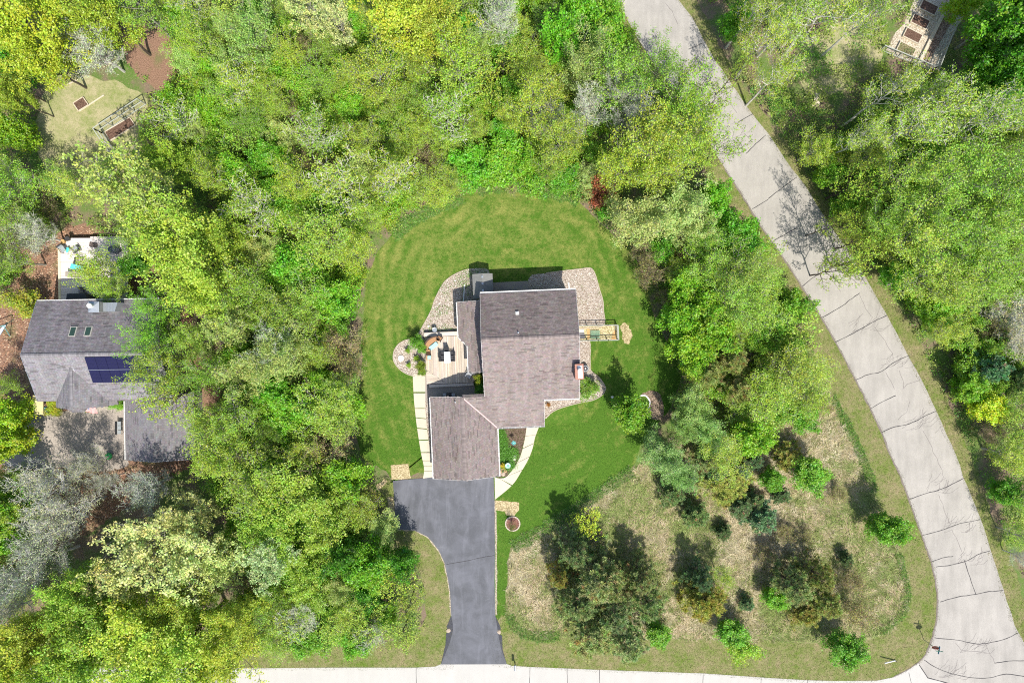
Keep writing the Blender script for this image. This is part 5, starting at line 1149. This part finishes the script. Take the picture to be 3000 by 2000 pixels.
HAND = [
 # upper left
 ('maple',125,95,120,14,YEL),('maple',225,40,80,13,YEL),('maple',315,62,78,13,YEL),('maple',130,185,70,11,YEL),('round',30,150,75,9,DKG),('grey',285,155,80,8,None),('oak',420,40,80,11,GRN),
 ('maple',12,235,50,10,YEL),('maple',52,290,40,9,None),('round',48,392,50,6,(1.5,1.15,1)),('oak',60,545,85,9,GRN),('oak',245,560,62,8,PAL),('cream',430,560,120,13,(.82,.88,.5)),('cream',500,640,85,12,(.82,.9,.55)),
 ('maple',520,480,60,9,GRN),('maple',590,770,115,13,None),('maple',560,690,90,12,None),('maple',640,860,80,12,None),('maple',660,700,70,11,GRN),('oak',310,798,66,7,(1.0,1.05,.8)),('oak',350,848,45,6,(1.0,1.08,.8)),
 ('oak',415,705,58,8,GRN),('round',400,775,34,4,DKG),('shrub',95,888,48,3,(1.6,1.15,1)),('grey',110,690,60,7,None),('oak',40,760,65,8,GRN),('oak',60,640,70,9,GRN),('oak',480,905,55,10,(.78,1.1,.7)),('oak',465,985,62,10,(.78,1.1,.7)),('oak',490,1085,72,10,LIME),
 ('sparse',500,1165,72,9,(1.1,1.1,1)),('oak',625,1225,62,9,(1.1,1.1,1)),('oak',620,1090,66,9,GRN),('oak',570,1000,55,8,None),('oak',650,1330,60,9,LIME),('oak',20,1130,40,7,GRN),('round',25,1215,55,6,(1.7,1.2,1)),('round',35,1290,55,6,(1.7,1.2,1)),('shrub',165,1195,28,1.2,(1.8,1.2,1)),('shrub',260,1182,22,1.0,BRT),('shrub',350,1182,22,1.0,BRT),
 # grey blossoming
 ('grey',170,1400,78,9,None),('grey',270,1350,42,6,None),('grey',215,1490,72,9,None),('grey',435,1425,68,8,None),('grey',120,1650,78,10,None),('grey',40,1730,62,10,None),('grey',160,1550,70,9,None),('grey',10,1800,60,9,None),('grey',320,1400,34,5,None),
 ('cream',470,1580,110,11,None),('cream',600,1610,105,11,None),('cream',400,1660,80,10,None),('cream',560,1500,75,10,None),('cream',680,1640,70,9,None),('cream',810,1620,75,9,(.78,.88,1.1)),
 ('maple',90,1890,95,14,(1.08,1.0,1)),('maple',140,1830,70,13,(1.08,1.0,1)),('maple',60,1960,60,13,(1.08,1.0,1)),('maple',430,1830,110,13,None),('maple',560,1850,115,13,None),('maple',660,1900,90,12,None),('maple',540,1760,80,12,None),('maple',300,1900,110,13,GRN),('maple',260,1720,75,12,GRN),('maple',330,1790,80,12,GRN),
 ('maple',200,1940,70,13,GRN),('maple',700,1800,70,12,None),('maple',440,1960,90,12,GRN),('sparse',620,1975,70,8,None),('round',20,1480,60,9,None),('round',30,1560,60,8,None),('oak',70,1500,50,8,None),
 # woods left of the lawn
 ('oak',690,1330,90,9,None),('oak',760,1430,95,9,None),('maple',880,1440,100,8,GRN),('maple',960,1500,90,8,GRN),('maple',800,1540,80,8,GRN),('sage',830,1040,85,9,None),('grey',815,1010,60,9,(1,1.1,.9)),('sage',760,1080,80,8,None),
 ('oak',960,700,95,9,None),('oak',1040,740,60,8,LIME),('round',880,780,60,7,BRT),('oak',740,840,80,9,GRN),('oak',900,880,80,8,GRN),('round',985,880,60,6,None),('oak',850,930,80,8,None),('twiggy',1015,1010,62,4,None),('twiggy',1025,1080,50,4,None),('twiggy',975,1310,78,4.5,None),
 ('oak',960,1190,85,7,(1,1,1)),('oak',1010,1130,50,6,GRN),('round',890,1190,60,6,(1.1,1.1,1)),('oak',1000,1240,55,6,LIME),('round',815,1130,55,6,BRT),('twiggy',905,1145,45,4,None),('oak',700,1230,80,9,GRN),('cream',690,960,70,9,(.7,.85,.6)),('twiggy',1070,1450,45,3.5,(1.2,1.3,.6)),
 ('round',1020,1390,60,6,(1.2,1.1,1)),('oak',1060,1480,55,6,None),('maple',900,1650,75,7,GRN),('round',1085,1640,62,7,(.9,1,1)),('round',1020,1620,50,8,DKG),('sparse',1160,1690,62,7,None),('round',1180,1640,40,6,DKG),('maple',930,1735,60,6,GRN),('round',1075,1750,45,4,DKG),
 ('sparse',1085,1815,60,6,None),('sparse',1180,1850,60,6,None),('sparse',985,1825,55,6,None),('sparse',860,1815,60,7,None),('grey',900,1790,60,6,None),('grey',1100,1845,45,5,None),('sparse',1200,1760,45,5,None),('sparse',770,1840,50,6,None),
 # upper centre
 ('maple',1190,60,110,13,(1.08,1.03,1)),('maple',1280,110,80,12,(1.1,1.05,1)),('cream',920,40,75,10,(.95,.9,1)),('cream',1000,80,55,10,(.95,.9,1)),('sage',760,120,80,10,GRN),('grey',1460,70,70,9,(1,1.1,.8)),('round',1370,500,60,5,BRT),('round',1480,470,70,4,None),('shrub',1400,470,50,3,BRT),
 ('oak',1340,200,100,11,LIME),('oak',1110,230,90,11,LIME),('sage',1710,200,78,9,None),('round',1745,115,66,7,None),('round',1640,140,60,8,BRT),('round',1770,55,42,5,None),('round',1690,60,55,7,BRT),('grey',1610,360,45,7,None),
 ('oak',1800,240,95,11,GRN),('oak',1910,225,66,11,GRN),('sparse',2010,250,60,11,(.9,1,.9)),('oak',1990,330,78,12,(.9,1,.9)),('sparse',2070,320,55,11,(.85,.95,.9)),('oak',2010,420,90,12,(1,1,.8)),('oak',1900,430,100,12,(1.05,1,.8)),('sparse',2095,440,60,11,(.85,.95,.9)),('oak',1820,500,80,10,(1.05,1,.8)),('oak',1930,510,75,11,(1.05,1,.8)),
 ('grey',1720,335,60,8,None),('grey',1838,335,58,9,None),('grey',1810,270,50,9,None),('rusty',1758,563,42,3.4,None),('round',1772,618,24,2.2,BRT),('oak',1640,420,75,9,LIME),('oak',1560,330,85,10,LIME),
 ('sage',1860,640,88,8,None),('sage',1960,620,85,8,None),('sage',2020,680,60,7,None),('round',2085,580,42,5,BRT),('round',2100,640,40,5,BRT),
 ('twiggy',1895,800,50,4,None),('twiggy',1880,740,40,3.5,None),('round',2000,850,48,6,(1.1,1.05,1)),('round',1975,925,44,6,(1.1,1.05,1)),('round',2040,915,56,7,(1.25,1.1,1)),('round',2080,985,56,7,(1.3,1.1,1)),('round',2010,1000,52,6,(1.3,1.1,1)),('round',2030,1065,42,6,(1.25,1.1,1)),
 ('oak',2060,790,75,8,GRN),('oak',2140,800,80,9,(.85,.95,1)),('oak',2130,880,80,9,(.9,1,1)),('oak',2210,900,75,8,(.9,1,1)),('round',2150,700,60,6,BRT),('oak',2060,720,60,7,GRN),('oak',2200,800,60,7,None),
 ('pine',2070,1090,66,8,(1.05,.95,.8)),('pine',2140,1060,60,8,(1.15,1,.8)),('pine',2160,1140,62,7,(1.1,1,.8)),('pine',2120,1010,42,7,(1.2,1,.8)),('sage',2030,1180,60,6,(.75,.9,.8)),('sage',1935,1320,66,6,(.62,.82,.7)),('sage',1985,1390,48,5,(.6,.82,.7)),('sage',2060,1270,56,6,(.72,.9,.8)),('sage',1990,1255,44,5,(.68,.85,.75)),
 ('oak',2110,1330,70,7,None),('round',2190,1280,55,6,(1.2,1.1,1)),('oak',2230,1160,80,7,LIME),('oak',2310,1090,80,8,None),('oak',2360,1160,60,7,None),('juniper',2130,1420,70,3.5,None),('spruce',2100,1380,40,4,None),('pine',2070,1350,50,5,None),
 ('round',1843,1208,50,5,(1.1,1,1)),('round',2365,1385,50,4,(.85,.9,1)),('juniper',2310,1340,45,3,None),('round',2592,1545,46,5,(.95,1,1)),('round',2470,1890,50,4.5,(.8,.9,1)),
 ('pine',1750,1700,85,9,None),('pine',1690,1620,62,8,(.8,.9,1)),('pine',1790,1720,56,8,None),('pine',1700,1770,75,8,None),('pine',1800,1800,66,8,None),('pine',1880,1700,62,7,(1,1.05,1.1)),('pine',1900,1770,60,7,(.9,1,1)),('pine',1740,1860,80,7,None),('pine',1840,1880,75,7,None),('pine',1640,1690,40,6,(1.5,1.1,.9)),('sparse',1720,1530,50,4,(1.1,1.1,.6)),
 ('juniper',2065,1755,68,5,None),('pine',2055,1700,45,6,(.6,.8,.9)),('oak',2110,1680,35,4,(1.2,1.15,1)),('spruce',1970,1445,42,3.5,(1.1,1.1,1)),('spruce',2040,1510,40,3.5,(1.2,1.1,.9)),('spruce',2170,1485,38,3.5,None),('spruce',2235,1520,48,4,(1.1,1.15,1.2)),('spruce',2210,1470,35,3,None),('spruce',2290,1450,30,2.5,(.8,.8,.8)),('spruce',2120,1560,26,2,(.8,.8,.8)),('twiggy',2240,1620,34,1.6,(.8,.8,.7)),('spruce',2010,1400,34,3,(.8,.85,.9)),('twiggy',2450,1450,30,1.5,(.8,.9,.7)),('spruce',2480,1640,24,2,(.8,.8,.8)),('spruce',2190,1770,22,1.8,(.9,.9,.9)),('round',2260,1400,30,3,(.8,.9,.9)),
 ('pine',2330,1720,65,7,(1.1,1.05,.9)),('pine',2400,1690,50,7,(1.1,1,.9)),('pine',2420,1770,60,6,(1.2,1.1,.9)),('juniper',2360,1790,55,3.5,None),('round',2266,1748,32,3,(.95,1,1)),('round',1930,1855,34,3,(.85,.9,1)),('round',2140,1850,40,3,(.85,.9,1)),('shrub',2165,1895,45,2.5,(1.2,1.1,1)),('twiggy',2510,1790,50,3,None),
 ('twiggy',2300,1560,35,1.6,None),('twiggy',2360,1570,28,1.4,None),('spruce',2210,1350,30,3,None),('spruce',2170,1380,30,3,None),('twiggy',2490,1700,40,2,None),
 # right of the road
 ('aspen',2200,40,60,13,None),('round',2150,75,40,6,BRT),('aspen',2230,140,62,13,None),('aspen',2310,60,70,14,None),('aspen',2400,50,90,15,None),('aspen',2520,60,60,15,None),('aspen',2260,235,55,12,None),('aspen',2590,290,66,14,None),
 ('aspen',2640,380,90,15,None),('aspen',2500,420,58,13,None),('aspen',2720,290,58,13,GRN),('aspen',2760,340,80,14,None),('aspen',2860,360,90,14,None),('aspen',2950,330,70,13,GRN),
 ('round',2925,60,80,11,BRT),('round',2975,40,70,11,DKG),('round',2905,135,52,8,BRT),('round',2960,170,70,10,DKG),('round',2815,14,38,5,(1.6,1.2,1)),('round',2960,250,60,8,DKG),('round',2885,210,46,6,BRT),
 ('sparse',2500,545,66,10,GRN),('oak',2560,650,66,10,GRN),('oak',2510,470,50,9,None),('oak',2620,520,95,12,GRN),('oak',2700,600,95,12,GRN),('oak',2790,520,95,12,GRN),('oak',2890,560,90,12,GRN),('oak',2970,480,80,11,GRN),('oak',2640,700,90,11,None),('oak',2740,720,95,11,GRN),('oak',2840,680,95,11,GRN),('oak',2950,650,90,11,GRN),('sparse',2500,765,62,8,None),('sparse',2450,790,52,10,None),('sparse',2445,660,44,11,None),('sparse',2150,215,40,10,None),('sparse',2510,710,50,8,None),
 ('oak',2680,820,85,9,None),('oak',2780,830,80,9,LIME),('oak',2880,800,80,9,GRN),('round',2620,800,40,5,BRT),('round',2730,920,45,4,None),('grey',2960,930,75,6,(1,.9,.8)),('grey',2975,1010,65,6,(1,.8,.7)),('twiggy',2900,960,50,3,None),('spruce',2900,1080,55,6,(.9,1.1,1.2)),('round',2835,1140,42,4,(1.1,1.1,1)),('round',2890,1190,48,4,(2.2,1.4,1)),('spruce',2985,1110,45,6,None),
 ('oak',2960,1330,60,7,None),('oak',2990,1450,50,6,GRN),('round',2940,1440,38,3.5,BRT),('sparse',2960,1240,60,6,None),('oak',2990,1570,45,6,None),('grey',2985,1630,30,4,None),('twiggy',2900,1270,40,2,None),('round',2930,1000,30,3,BRT),
]
for sp, px, py, r_, h, tn in HAND:
    tree(sp, px, py, r_, h, 'rusty red dead shrub at the woods edge above the lawn' if sp == 'rusty' else None, tn)
# fill the woods between hand-placed trees
WOODS = [([(440,0),(560,120),(540,220),(460,330),(430,420),(540,440),(620,560),(700,660),(760,760),(900,720),(1000,650),(1090,700),(1190,600),(1300,560),(1400,530),(1700,560),(1760,500),(1780,300),(1850,150),(1780,0)], 'top', 96),
 ([(700,700),(1050,720),(1030,1000),(1020,1350),(1090,1500),(1200,1700),(1160,1860),(720,1880),(700,1500),(620,1350),(700,1100)], 'left', 100),
 ([(2420,420),(2520,330),(2700,260),(3000,280),(3000,1250),(2900,1200),(2760,1000),(2620,800),(2480,620),(2350,450)], 'right', 104),
 ([(1890,720),(2200,700),(2300,860),(2380,1050),(2420,1200),(2300,1250),(2150,1200),(2050,1100)], 'east', 100),
 ([(0,480),(200,540),(150,650),(30,700),(0,900)], 'west', 90), ([(0,1400),(60,1400),(60,1700),(0,1750)], 'west', 70)]
TALL = {'top': ['aspen']*5+['oak']*2+['sparse']*3+['grey'], 'left': ['oak']*3+['sparse']*3+['aspen']+['grey'], 'right': ['aspen']*5+['oak']*2+['sparse']*3, 'east': ['sparse']*3+['oak']*2, 'west': ['oak', 'sparse']}
LOW = {'top': ['shrub']*5+['oak']*5+['round']*3+['sage', 'twiggy'], 'left': ['shrub']*5+['oak']*4+['round']*3+['sage', 'twiggy'], 'right': ['oak']*5+['shrub']*5+['round']*2, 'east': ['shrub']*5+['round']*2+['oak']*3+['twiggy']*2, 'west': ['shrub', 'oak', 'twiggy']}
TN = [None, LIME, GRN, (1.06, 1.03, .9), (.90, 1.0, .85)]
for layer, mixes, dist0, tries in (('tall', TALL, 1.28, 900), ('low', LOW, .76, 2600)):
    for poly, key, dist in WOODS:
        xs = [p[0] for p in poly]; ys_ = [p[1] for p in poly]
        for _ in range(tries):
            px, py = prn.uniform(min(xs), max(xs)), prn.uniform(min(ys_), max(ys_))
            if not inpoly([(px, py)], poly)[0]: continue
            sp = prn.choice(mixes[key]); dd = dist*dist0
            if any((t_[2]-px)**2+(t_[3]-py)**2 < (dd if layer == 'tall' else max(dist*.50, min(dd, t_[4]*24*.75)))**2 for t_ in TREES): continue
            if key == 'top' and py < 160 and 1080 < px < 1380 and layer == 'tall': sp = 'maple'
            H0, R0, n = SIZE[sp]
            if layer == 'tall': rp = prn.uniform(.85, 1.15)*{'aspen': 82, 'oak': 60, 'maple': 66, 'sparse': 72, 'grey': 54}[sp]; hh = H0*prn.uniform(.6, .9)*(.8 if key == 'left' and sp == 'oak' else 1)
            else: rp = prn.uniform(.8, 1.25)*{'shrub': 42, 'oak': 50, 'round': 42, 'sage': 46, 'twiggy': 40}[sp]; hh = {'shrub': 2.8, 'oak': 5.0, 'round': 4, 'sage': 4, 'twiggy': 2.8}[sp]*prn.uniform(.8, 1.25)
            tree(sp, px, py, rp, hh, None, prn.choice(TN))
print('TREES', len(TREES))
MEDR = {sp: float(np.median([t_[4] for t_ in TREES if t_[1] == sp])) for sp in SIZE}
# labels that single each one out: nearest landmark and rank
LM = [('the rusty dead shrub', 1760, 563), ('the upper road end', 1850, 30), ('the wood chip garden', 2680, 100), ('the dark tarp', 2565, 380), ('the garden shed', 1413, 830), ('the fenced planter', 1755, 975), ('the lawn tree bed', 1890, 1190), ('the stop sign', 2706, 1872), ('the mailbox', 1508, 1948),
 ('the driveway neck', 1300, 1650), ('the large straw mat', 1175, 1385), ('the rounded gravel bed', 1175, 1049), ('the covered grill', 330, 730), ('the play swing frame', 5, 960), ('the solar panels', 330, 1080), ('the yellow lean-to', 109, 1187), ('the green fire pit', 313, 1337), ('the plot fence', 320, 400), ('the brown litter patch', 440, 150),
 ('the photo bottom corner', 0, 2000), ('the street joint', 1219, 1955), ('the utility cover', 2378, 1237), ('the mulch ring', 1502, 1533), ('the lawn top', 1450, 556), ('the road bend', 2250, 390), ('the meadow road side', 2500, 1109), ('the right frame edge', 3000, 900), ('the top frame edge', 1100, 0), ('the upper left corner', 0, 0), ('the lawn west edge', 1064, 900), ('the upper right corner', 3000, 0),
 ('the shaded street', 450, 1960), ('the neighbour garage eave', 560, 1345), ('the upper lawn corner', 1700, 597), ('the widest road crack', 2450, 1003), ('the northwest woods', 800, 500), ('the far verge', 2700, 700), ('the lower right verge', 2950, 1500), ('the meadow centre', 2150, 1600), ('the driveway woods', 850, 1600)]
ORD = ['', 'second ', 'third ', 'fourth ', 'fifth ', 'sixth ', 'seventh ', 'eighth ', 'ninth ', 'tenth ', 'eleventh ', 'twelfth ', 'thirteenth ', 'fourteenth ', 'fifteenth ', 'sixteenth ', 'seventeenth ', 'eighteenth ', 'nineteenth ', 'twentieth ']
used = set()
def tword(sp, tn):
    if tn is None or sp in ('rusty',): return ''
    r_, g_, b_ = tn
    if r_ < .7 and g_ < .85: return 'very dark '
    if r_ < .95: return 'deeper green '
    if b_ > 1.25: return 'paler '
    if r_ > 1.05: return 'yellowish '
    return ''
for rec in TREES: rec.append((rec[1], tword(rec[1], rec[6]), 'big ' if rec[4] > 1.15*MEDR[rec[1]] else ('slim ' if rec[4] < .85*MEDR[rec[1]] else '')))
for rec in TREES:
    e, sp, px, py, R, lb = rec[:6]; key = rec[7]
    if lb: continue
    best = None; same = [t_ for t_ in TREES if t_[7] == key and not t_[5]]
    for nm, lx, ly in LM:
        d = math.hypot(px-lx, py-ly); rank = sum(1 for t_ in same if math.hypot(t_[2]-lx, t_[3]-ly) < d-1e-6)
        if (nm, key, rank) in used or rank >= len(ORD): continue
        sc_ = d+rank*120
        if best is None or sc_ < best[0]: best = (sc_, nm, rank)
    used.add((best[1], key, best[2]))
    if len(f"{key[2]}{key[1]}{DESC[sp][0]}, {ORD[best[2]]}closest such to {best[1]}".replace('-', ' ').split()) > 16: best = (0, best[1].replace('frame ', '').replace('upper left ', 'upper left '), best[2])
    e['label'] = f"{key[2]}{key[1]}{DESC[sp][0]}, {ORD[best[2]]}closest such to {best[1]}"

# ---------------------------------------------------------------- ground cover (nobody could count it)
from mathutils import noise as mn_
def fnoise(q, s, off=0.0):
    return np.array([mn_.noise(Vector((x*s+off, y*s-off, off))) for x, y in q])
def blades(name, polyW, n, h, w, cols, mat, seed, z=.01, lean=.6, coh=False, holes=(), clump=0, label=None, parent=None, patch=None):
    r = np.random.default_rng(seed); P = np.array(polyW); mn, mx = P.min(0), P.max(0); pts = np.empty((0, 2))
    while len(pts) < n:
        q = r.uniform(mn, mx, (n, 2)); k = inpoly(q, P)
        for hp in holes: k &= ~inpoly(q, hp)
        if patch is not None: k &= patch(q, r)
        pts = np.concatenate([pts, q[k]]); 
        if len(q[k]) < 5: break
    pts = pts[:n]; N = len(pts); a = r.uniform(0, 2*pi, N); l = np.abs(r.normal(lean, .25, N)); hh = h*r.uniform(.5, 1.3, N); ww = w*r.uniform(.6, 1.3, N)
    if coh: a = fnoise(pts, .55, 2.2)*7+r.normal(0, .55, N)
    dx = np.stack([np.cos(a), np.sin(a)], 1); sx_ = np.stack([-np.sin(a), np.cos(a)], 1)
    b0 = np.c_[pts-sx_*ww[:, None]/2, np.full(N, z)]; b1 = np.c_[pts+sx_*ww[:, None]/2, np.full(N, z)]
    tp = np.c_[pts+dx*(hh*l)[:, None], z+hh*np.sqrt(np.clip(1-np.minimum(l, .95)**2, .1, 1))]
    V = np.stack([b0, b1, tp], 1).reshape(-1, 3)
    ci = r.integers(0, len(cols), N)
    if coh: ci = (np.clip(fnoise(pts, .16, 5.5)*.8+fnoise(pts, .9, 1.5)*.7+.58+r.normal(0, .30, N), 0, .999)*len(cols)).astype(int)
    C = np.array(cols)[ci]*r.uniform(.65, 1.3, (N, 1))
    o = link(name, ngon_mesh(name, V, 3, C), mat, parent, kind='stuff')
    if label: o['label'] = label; o['category'] = 'grass'
    return o
HOLES = [BEDS[i] for i in BEDS]+[[HF(*p) for p in ((-10.7, 5.7), (7.6, 5.7), (7.6, -10.2), (-2, -10.2), (-2, -16), (-10, -16), (-10, -5), (-10.7, -5))], Wp([(1151,1412),(1460,1412),(1460,1600),(1151,1540)])]
W1 = [(.8, .8, .8), (1.15, 1.15, 1.1), (1.0, 1.0, 1.0), (1.35, 1.25, 1.1)]
blades('lawn_blades', LAWN_W, 130000, .07, .045, W1, M_lawn_b, 1, .012, holes=HOLES, label='short mown grass of the lawn')
blades('verge_blades', VERGE_W, 60000, .08, .05, W1, M_verge_b, 2, .01, label='short verge grass between meadow and road')
blades('verge_blades', VERGEL_W, 22000, .08, .05, W1, M_verge_b, 3, .01, label='short verge grass west of the driveway')
blades('verge_blades', VERGER_W, 26000, .09, .05, W1, M_verge_b, 4, .01, label='short verge grass across the curved road')
DRY = [(.74, .66, .48), (.60, .50, .34), (.66, .55, .38), (.44, .34, .20), (.48, .46, .20), (.32, .40, .10), (.24, .36, .08), (.30, .38, .10)]
blades('meadow_grass', MEADOW_W, 150000, .48, .045, DRY, M_blade, 5, .0, .78, coh=True, label='tall tan and green rough grass of the meadow')
EDGEG = [(.13, .36, .05), (.20, .44, .05), (.28, .44, .06), (.10, .28, .05), (.42, .42, .2)]
def band(px, w, seed):
    pts = smooth_line(Wp(px), 5); L = []; R = []
    for i, p in enumerate(pts):
        a = pts[max(i-1, 0)]; b = pts[min(i+1, len(pts)-1)]; dx, dy = b[0]-a[0], b[1]-a[1]; q = math.hypot(dx, dy) or 1
        ww = w*random.uniform(.7, 1.2)/2; L.append((p[0]-dy/q*ww, p[1]+dx/q*ww)); R.append((p[0]+dy/q*ww, p[1]-dx/q*ww))
    return L+R[::-1]
for i, (px, w_, n_, lb) in enumerate([([(1500,1602),(1540,1580),(1595,1548),(1640,1520),(1725,1465),(1780,1425),(1852,1380)], 1.5, 9000, 'lush green strip of tall grass along the meadow and lawn border'),
      ([(1150,690),(1200,652),(1245,625),(1300,597),(1355,578)], 1.9, 6000, 'bluish-green tall grass strip at the lawn arc, left part'), ([(1395,545),(1460,530),(1540,535),(1620,545),(1700,575)], 2.8, 14000, 'bright green tall grass below the woods at the lawn top'),
      ([(2436,1160),(2458,1200),(2490,1262),(2520,1330),(2545,1390),(2562,1440)], 1.1, 4000, 'bright green grass strip in the meadow beside the road verge'), ([(1492,1800),(1510,1838),(1560,1862),(1640,1862)], 1.3, 2500, 'green grass strip at the lower meadow corner by the driveway'),
      ([(2580,1850),(2640,1800),(2658,1740),(2648,1680),(2630,1620)], .9, 2200, 'green grass strip at the lower right meadow rim')]):
    blades('tall_grass', band(px, w_, i), n_, .35, .05, EDGEG, M_blade, 20+i, .0, .6, label=lb)
def leafcover(name, polys, n, holes, label, seed, cols, size=.20, hmax=1.0, thr=-.05, s=.35):
    r = np.random.default_rng(seed); allv = []; allc = []
    tot = sum(abs(sum(p[i][0]*p[(i+1) % len(p)][1]-p[(i+1) % len(p)][0]*p[i][1] for i in range(len(p)))) for p in polys)
    for p in polys:
        ar = abs(sum(p[i][0]*p[(i+1) % len(p)][1]-p[(i+1) % len(p)][0]*p[i][1] for i in range(len(p))))
        P = np.array(p); m_ = int(n*ar/tot/12*2.2); q = r.uniform(P.min(0), P.max(0), (int(m_*1.6), 2)); q = q[inpoly(q, P)]
        for hp in holes: q = q[~inpoly(q, hp)]
        f = fnoise(q, s, 3.3); k = f+r.normal(0, .10, len(q)) > thr; q = q[k]; f = f[k]
        c3 = np.c_[q, np.clip((f-thr+.15), .08, 1)*hmax*r.uniform(.4, 1.0, len(q))]
        V, C = leaf_quads(c3, 12, (.22, .22, .12), size, size*.7, .7, r, (1, 1, 1), .0)
        hue = np.array(cols)[(np.clip((fnoise(q, .12, 9.1)+.5+r.normal(0, .12, len(q))), 0, .999)*len(cols)).astype(int)]
        C = C*np.repeat(hue, 12, 0)*np.repeat(r.uniform(.7, 1.3, (len(q), 1)), 12, 0); allv.append(V); allc.append(C)
    V = np.concatenate(allv); C = np.concatenate(allc)
    o = link(name, ngon_mesh(name, V, 4, C), M_leaf, None, kind='stuff'); o['label'] = label; o['category'] = 'undergrowth'; print(name, len(V)//4); return o
UG = [(.15, .33, .03), (.20, .40, .035), (.32, .42, .05), (.36, .40, .10), (.26, .42, .04), (.13, .33, .04), (.38, .36, .14)]
woodsW = [Wp([(430,-40),(560,120),(500,260),(450,330),(430,420),(350,560),(560,700),(900,760),(1060,1000),(1030,1350),(1110,1420),(1110,1560),(1250,1720),(1240,1860),(700,1920),(690,1500),(600,1350),(640,1200),(640,1060),(580,1010),(560,800),(480,740),(-60,560),(-60,500),(120,480),(330,520),(420,400),(450,270),(350,180),(300,-40)]),
          Wp([(430,-40),(1800,-40),(1850,110),(1900,200),(2060,450),(2120,600),(2230,760),(2320,900),(2400,1080),(2420,1180),(2300,1250),(2150,1300),(1960,1200),(2000,1075),(1925,943),(1870,790),(1800,690),(1700,595),(1520,552),(1300,590),(1190,645),(1060,860),(900,760),(560,700),(350,560),(430,420),(450,330),(500,260),(560,120)]),
          Wp([(2060,-40),(3100,-40),(3100,1900),(2960,1620),(2870,1380),(2790,1200),(2640,900),(2460,640),(2300,420),(2150,200)]), Wp([(-60,1400),(60,1420),(180,1680),(300,1900),(700,1930),(-60,1940)]), Wp([(-60,100),(110,200),(110,480),(-60,500)])]
hw = [LAWN_W, Wp(CLEAR), Wp(GARDEN_TR), Wp(LITTER2)]
leafcover('undergrowth', woodsW, 230000, hw, 'mixed low green undergrowth below the woodland trees', 31, UG, .18, 1.7, -.2)
leafcover('ground_cover', [Wp([(1452,1255),(1470,1250),(1490,1300),(1480,1312),(1512,1315),(1520,1335),(1500,1350),(1510,1362),(1495,1375),(1462,1370)])], 7000, [], 'fine green ground cover between garage wall and mulch', 32, [(.10, .30, .04), (.16, .38, .05)], .09, .2, -2)
leafcover('weeds', [BEDS[0]], 3800, [], 'bright weeds sprouting in the gravel beside the shed', 33, [(.16, .36, .03), (.24, .40, .05)], .10, .15, .02, .5)
# planted shrubs near the house
for sp, px, py, r_, h, tn, lb in [('shrub',1224,1003,23,1.6,(.75,1,.8),'tall leafy shrub at the upper left deck edge in gravel'),('shrub',1236,1020,16,1.2,(.8,1,.8),'smaller leafy shrub directly beside the deck sofa'),('shrub',1233,1072,17,1.3,(1.0,.85,.8),'dark olive shrub at the lower left deck edge'),('shrub',1236,1088,13,1.0,(1,.9,.8),'low olive shrub just above the patio walk'),
     ('shrub',1222,1050,9,.5,(1.2,1.1,.8),'bright green clump right of the white stone disc'),('shrub',1198,1069,8,.5,(1.2,1.1,.8),'small bright clump below the white stone disc'),('shrub',1195,1026,8,.5,(1.2,1.1,.8),'small green clump above the white stone disc'),
     ('shrub',1725,1135,32,1.4,(.95,.95,1),'wide low leafy shrub under the brick chimney'),('shrub',1400,1107,14,1.6,(1.4,1.1,1),'bright shrub in the corner between deck and house wall'),('shrub',1409,1140,18,1.0,(.5,.8,.8),'shaded shrub behind the garage roof corner'),('shrub',1472,1362,8,.5,(2.6,1.3,1),'small yellow-leaved plant by the garage wall'),
     ('twiggy',1501,1540,13,1.5,(1,1.3,.6),'young sapling in the brick mulch ring'),('shrub',1607,1186,6,.3,(2,.5,.8),'small reddish plant in gravel near the house corner')]:
    tree(sp, px, py, r_, h, lb, tn)
e = bpy.data.objects
# gravel stones and woodland litter as loose pieces
def stones(name, polys, n, size, cols, label, seed):
    r = np.random.default_rng(seed); V = []; per = n//len(polys)
    for p in polys:
        P = np.array(p); q = r.uniform(P.min(0), P.max(0), (per*2, 2)); q = q[inpoly(q, P)][:per]; V.append(q)
    q = np.concatenate(V); N = len(q); a = r.uniform(0, 2*pi, N); s_ = size*r.uniform(.6, 1.5, N); vs = []
    ang = [a+k*2*pi/4 for k in range(4)]; ring = [np.c_[q[:, 0]+np.cos(t_)*s_*(1 if k % 2 else .7), q[:, 1]+np.sin(t_)*s_*(1 if k % 2 else .7), np.full(N, .022)] for k, t_ in enumerate(ang)]
    top = np.c_[q+r.normal(0, .01, (N, 2)), .022+s_*.7]
    V = np.stack([np.stack([ring[k], ring[(k+1) % 4], top], 1) for k in range(4)], 1).reshape(-1, 3)
    C = np.repeat(np.array(cols)[r.integers(0, len(cols), N)]*r.uniform(.8, 1.2, (N, 1)), 4, 0)
    t_ = _mats.get('stone_attr')
    if not t_:
        x_ = NT('loose_stone'); x_.col(x_.attr()); t_ = _mats['stone_attr'] = x_.m
    o = link(name, ngon_mesh(name, V, 3, C), t_, None, kind='stuff'); o['label'] = label; o['category'] = 'gravel'
stones('gravel', [BEDS[0], BEDS[1], BEDS[2], BEDS[3], BEDS[4]], 22000, .055, [(.62, .56, .48), (.78, .74, .68), (.34, .27, .21), (.5, .42, .34), (.22, .17, .13)], 'loose river stones and chips in the beds around the house', 41)
stones('fallen_leaves', [Wp([(-60,800),(150,700),(200,660),(300,670),(160,900),(60,1050),(100,1200),(-60,1400)]), Wp([(372,1370),(560,1350),(600,1330),(480,1420),(380,1480),(150,1620),(-60,1640),(0,1400)])], 12000, .10, [(.42, .24, .15), (.30, .16, .10), (.55, .40, .28), (.20, .12, .08)], 'fallen brown leaves around the grey-roofed house', 42)
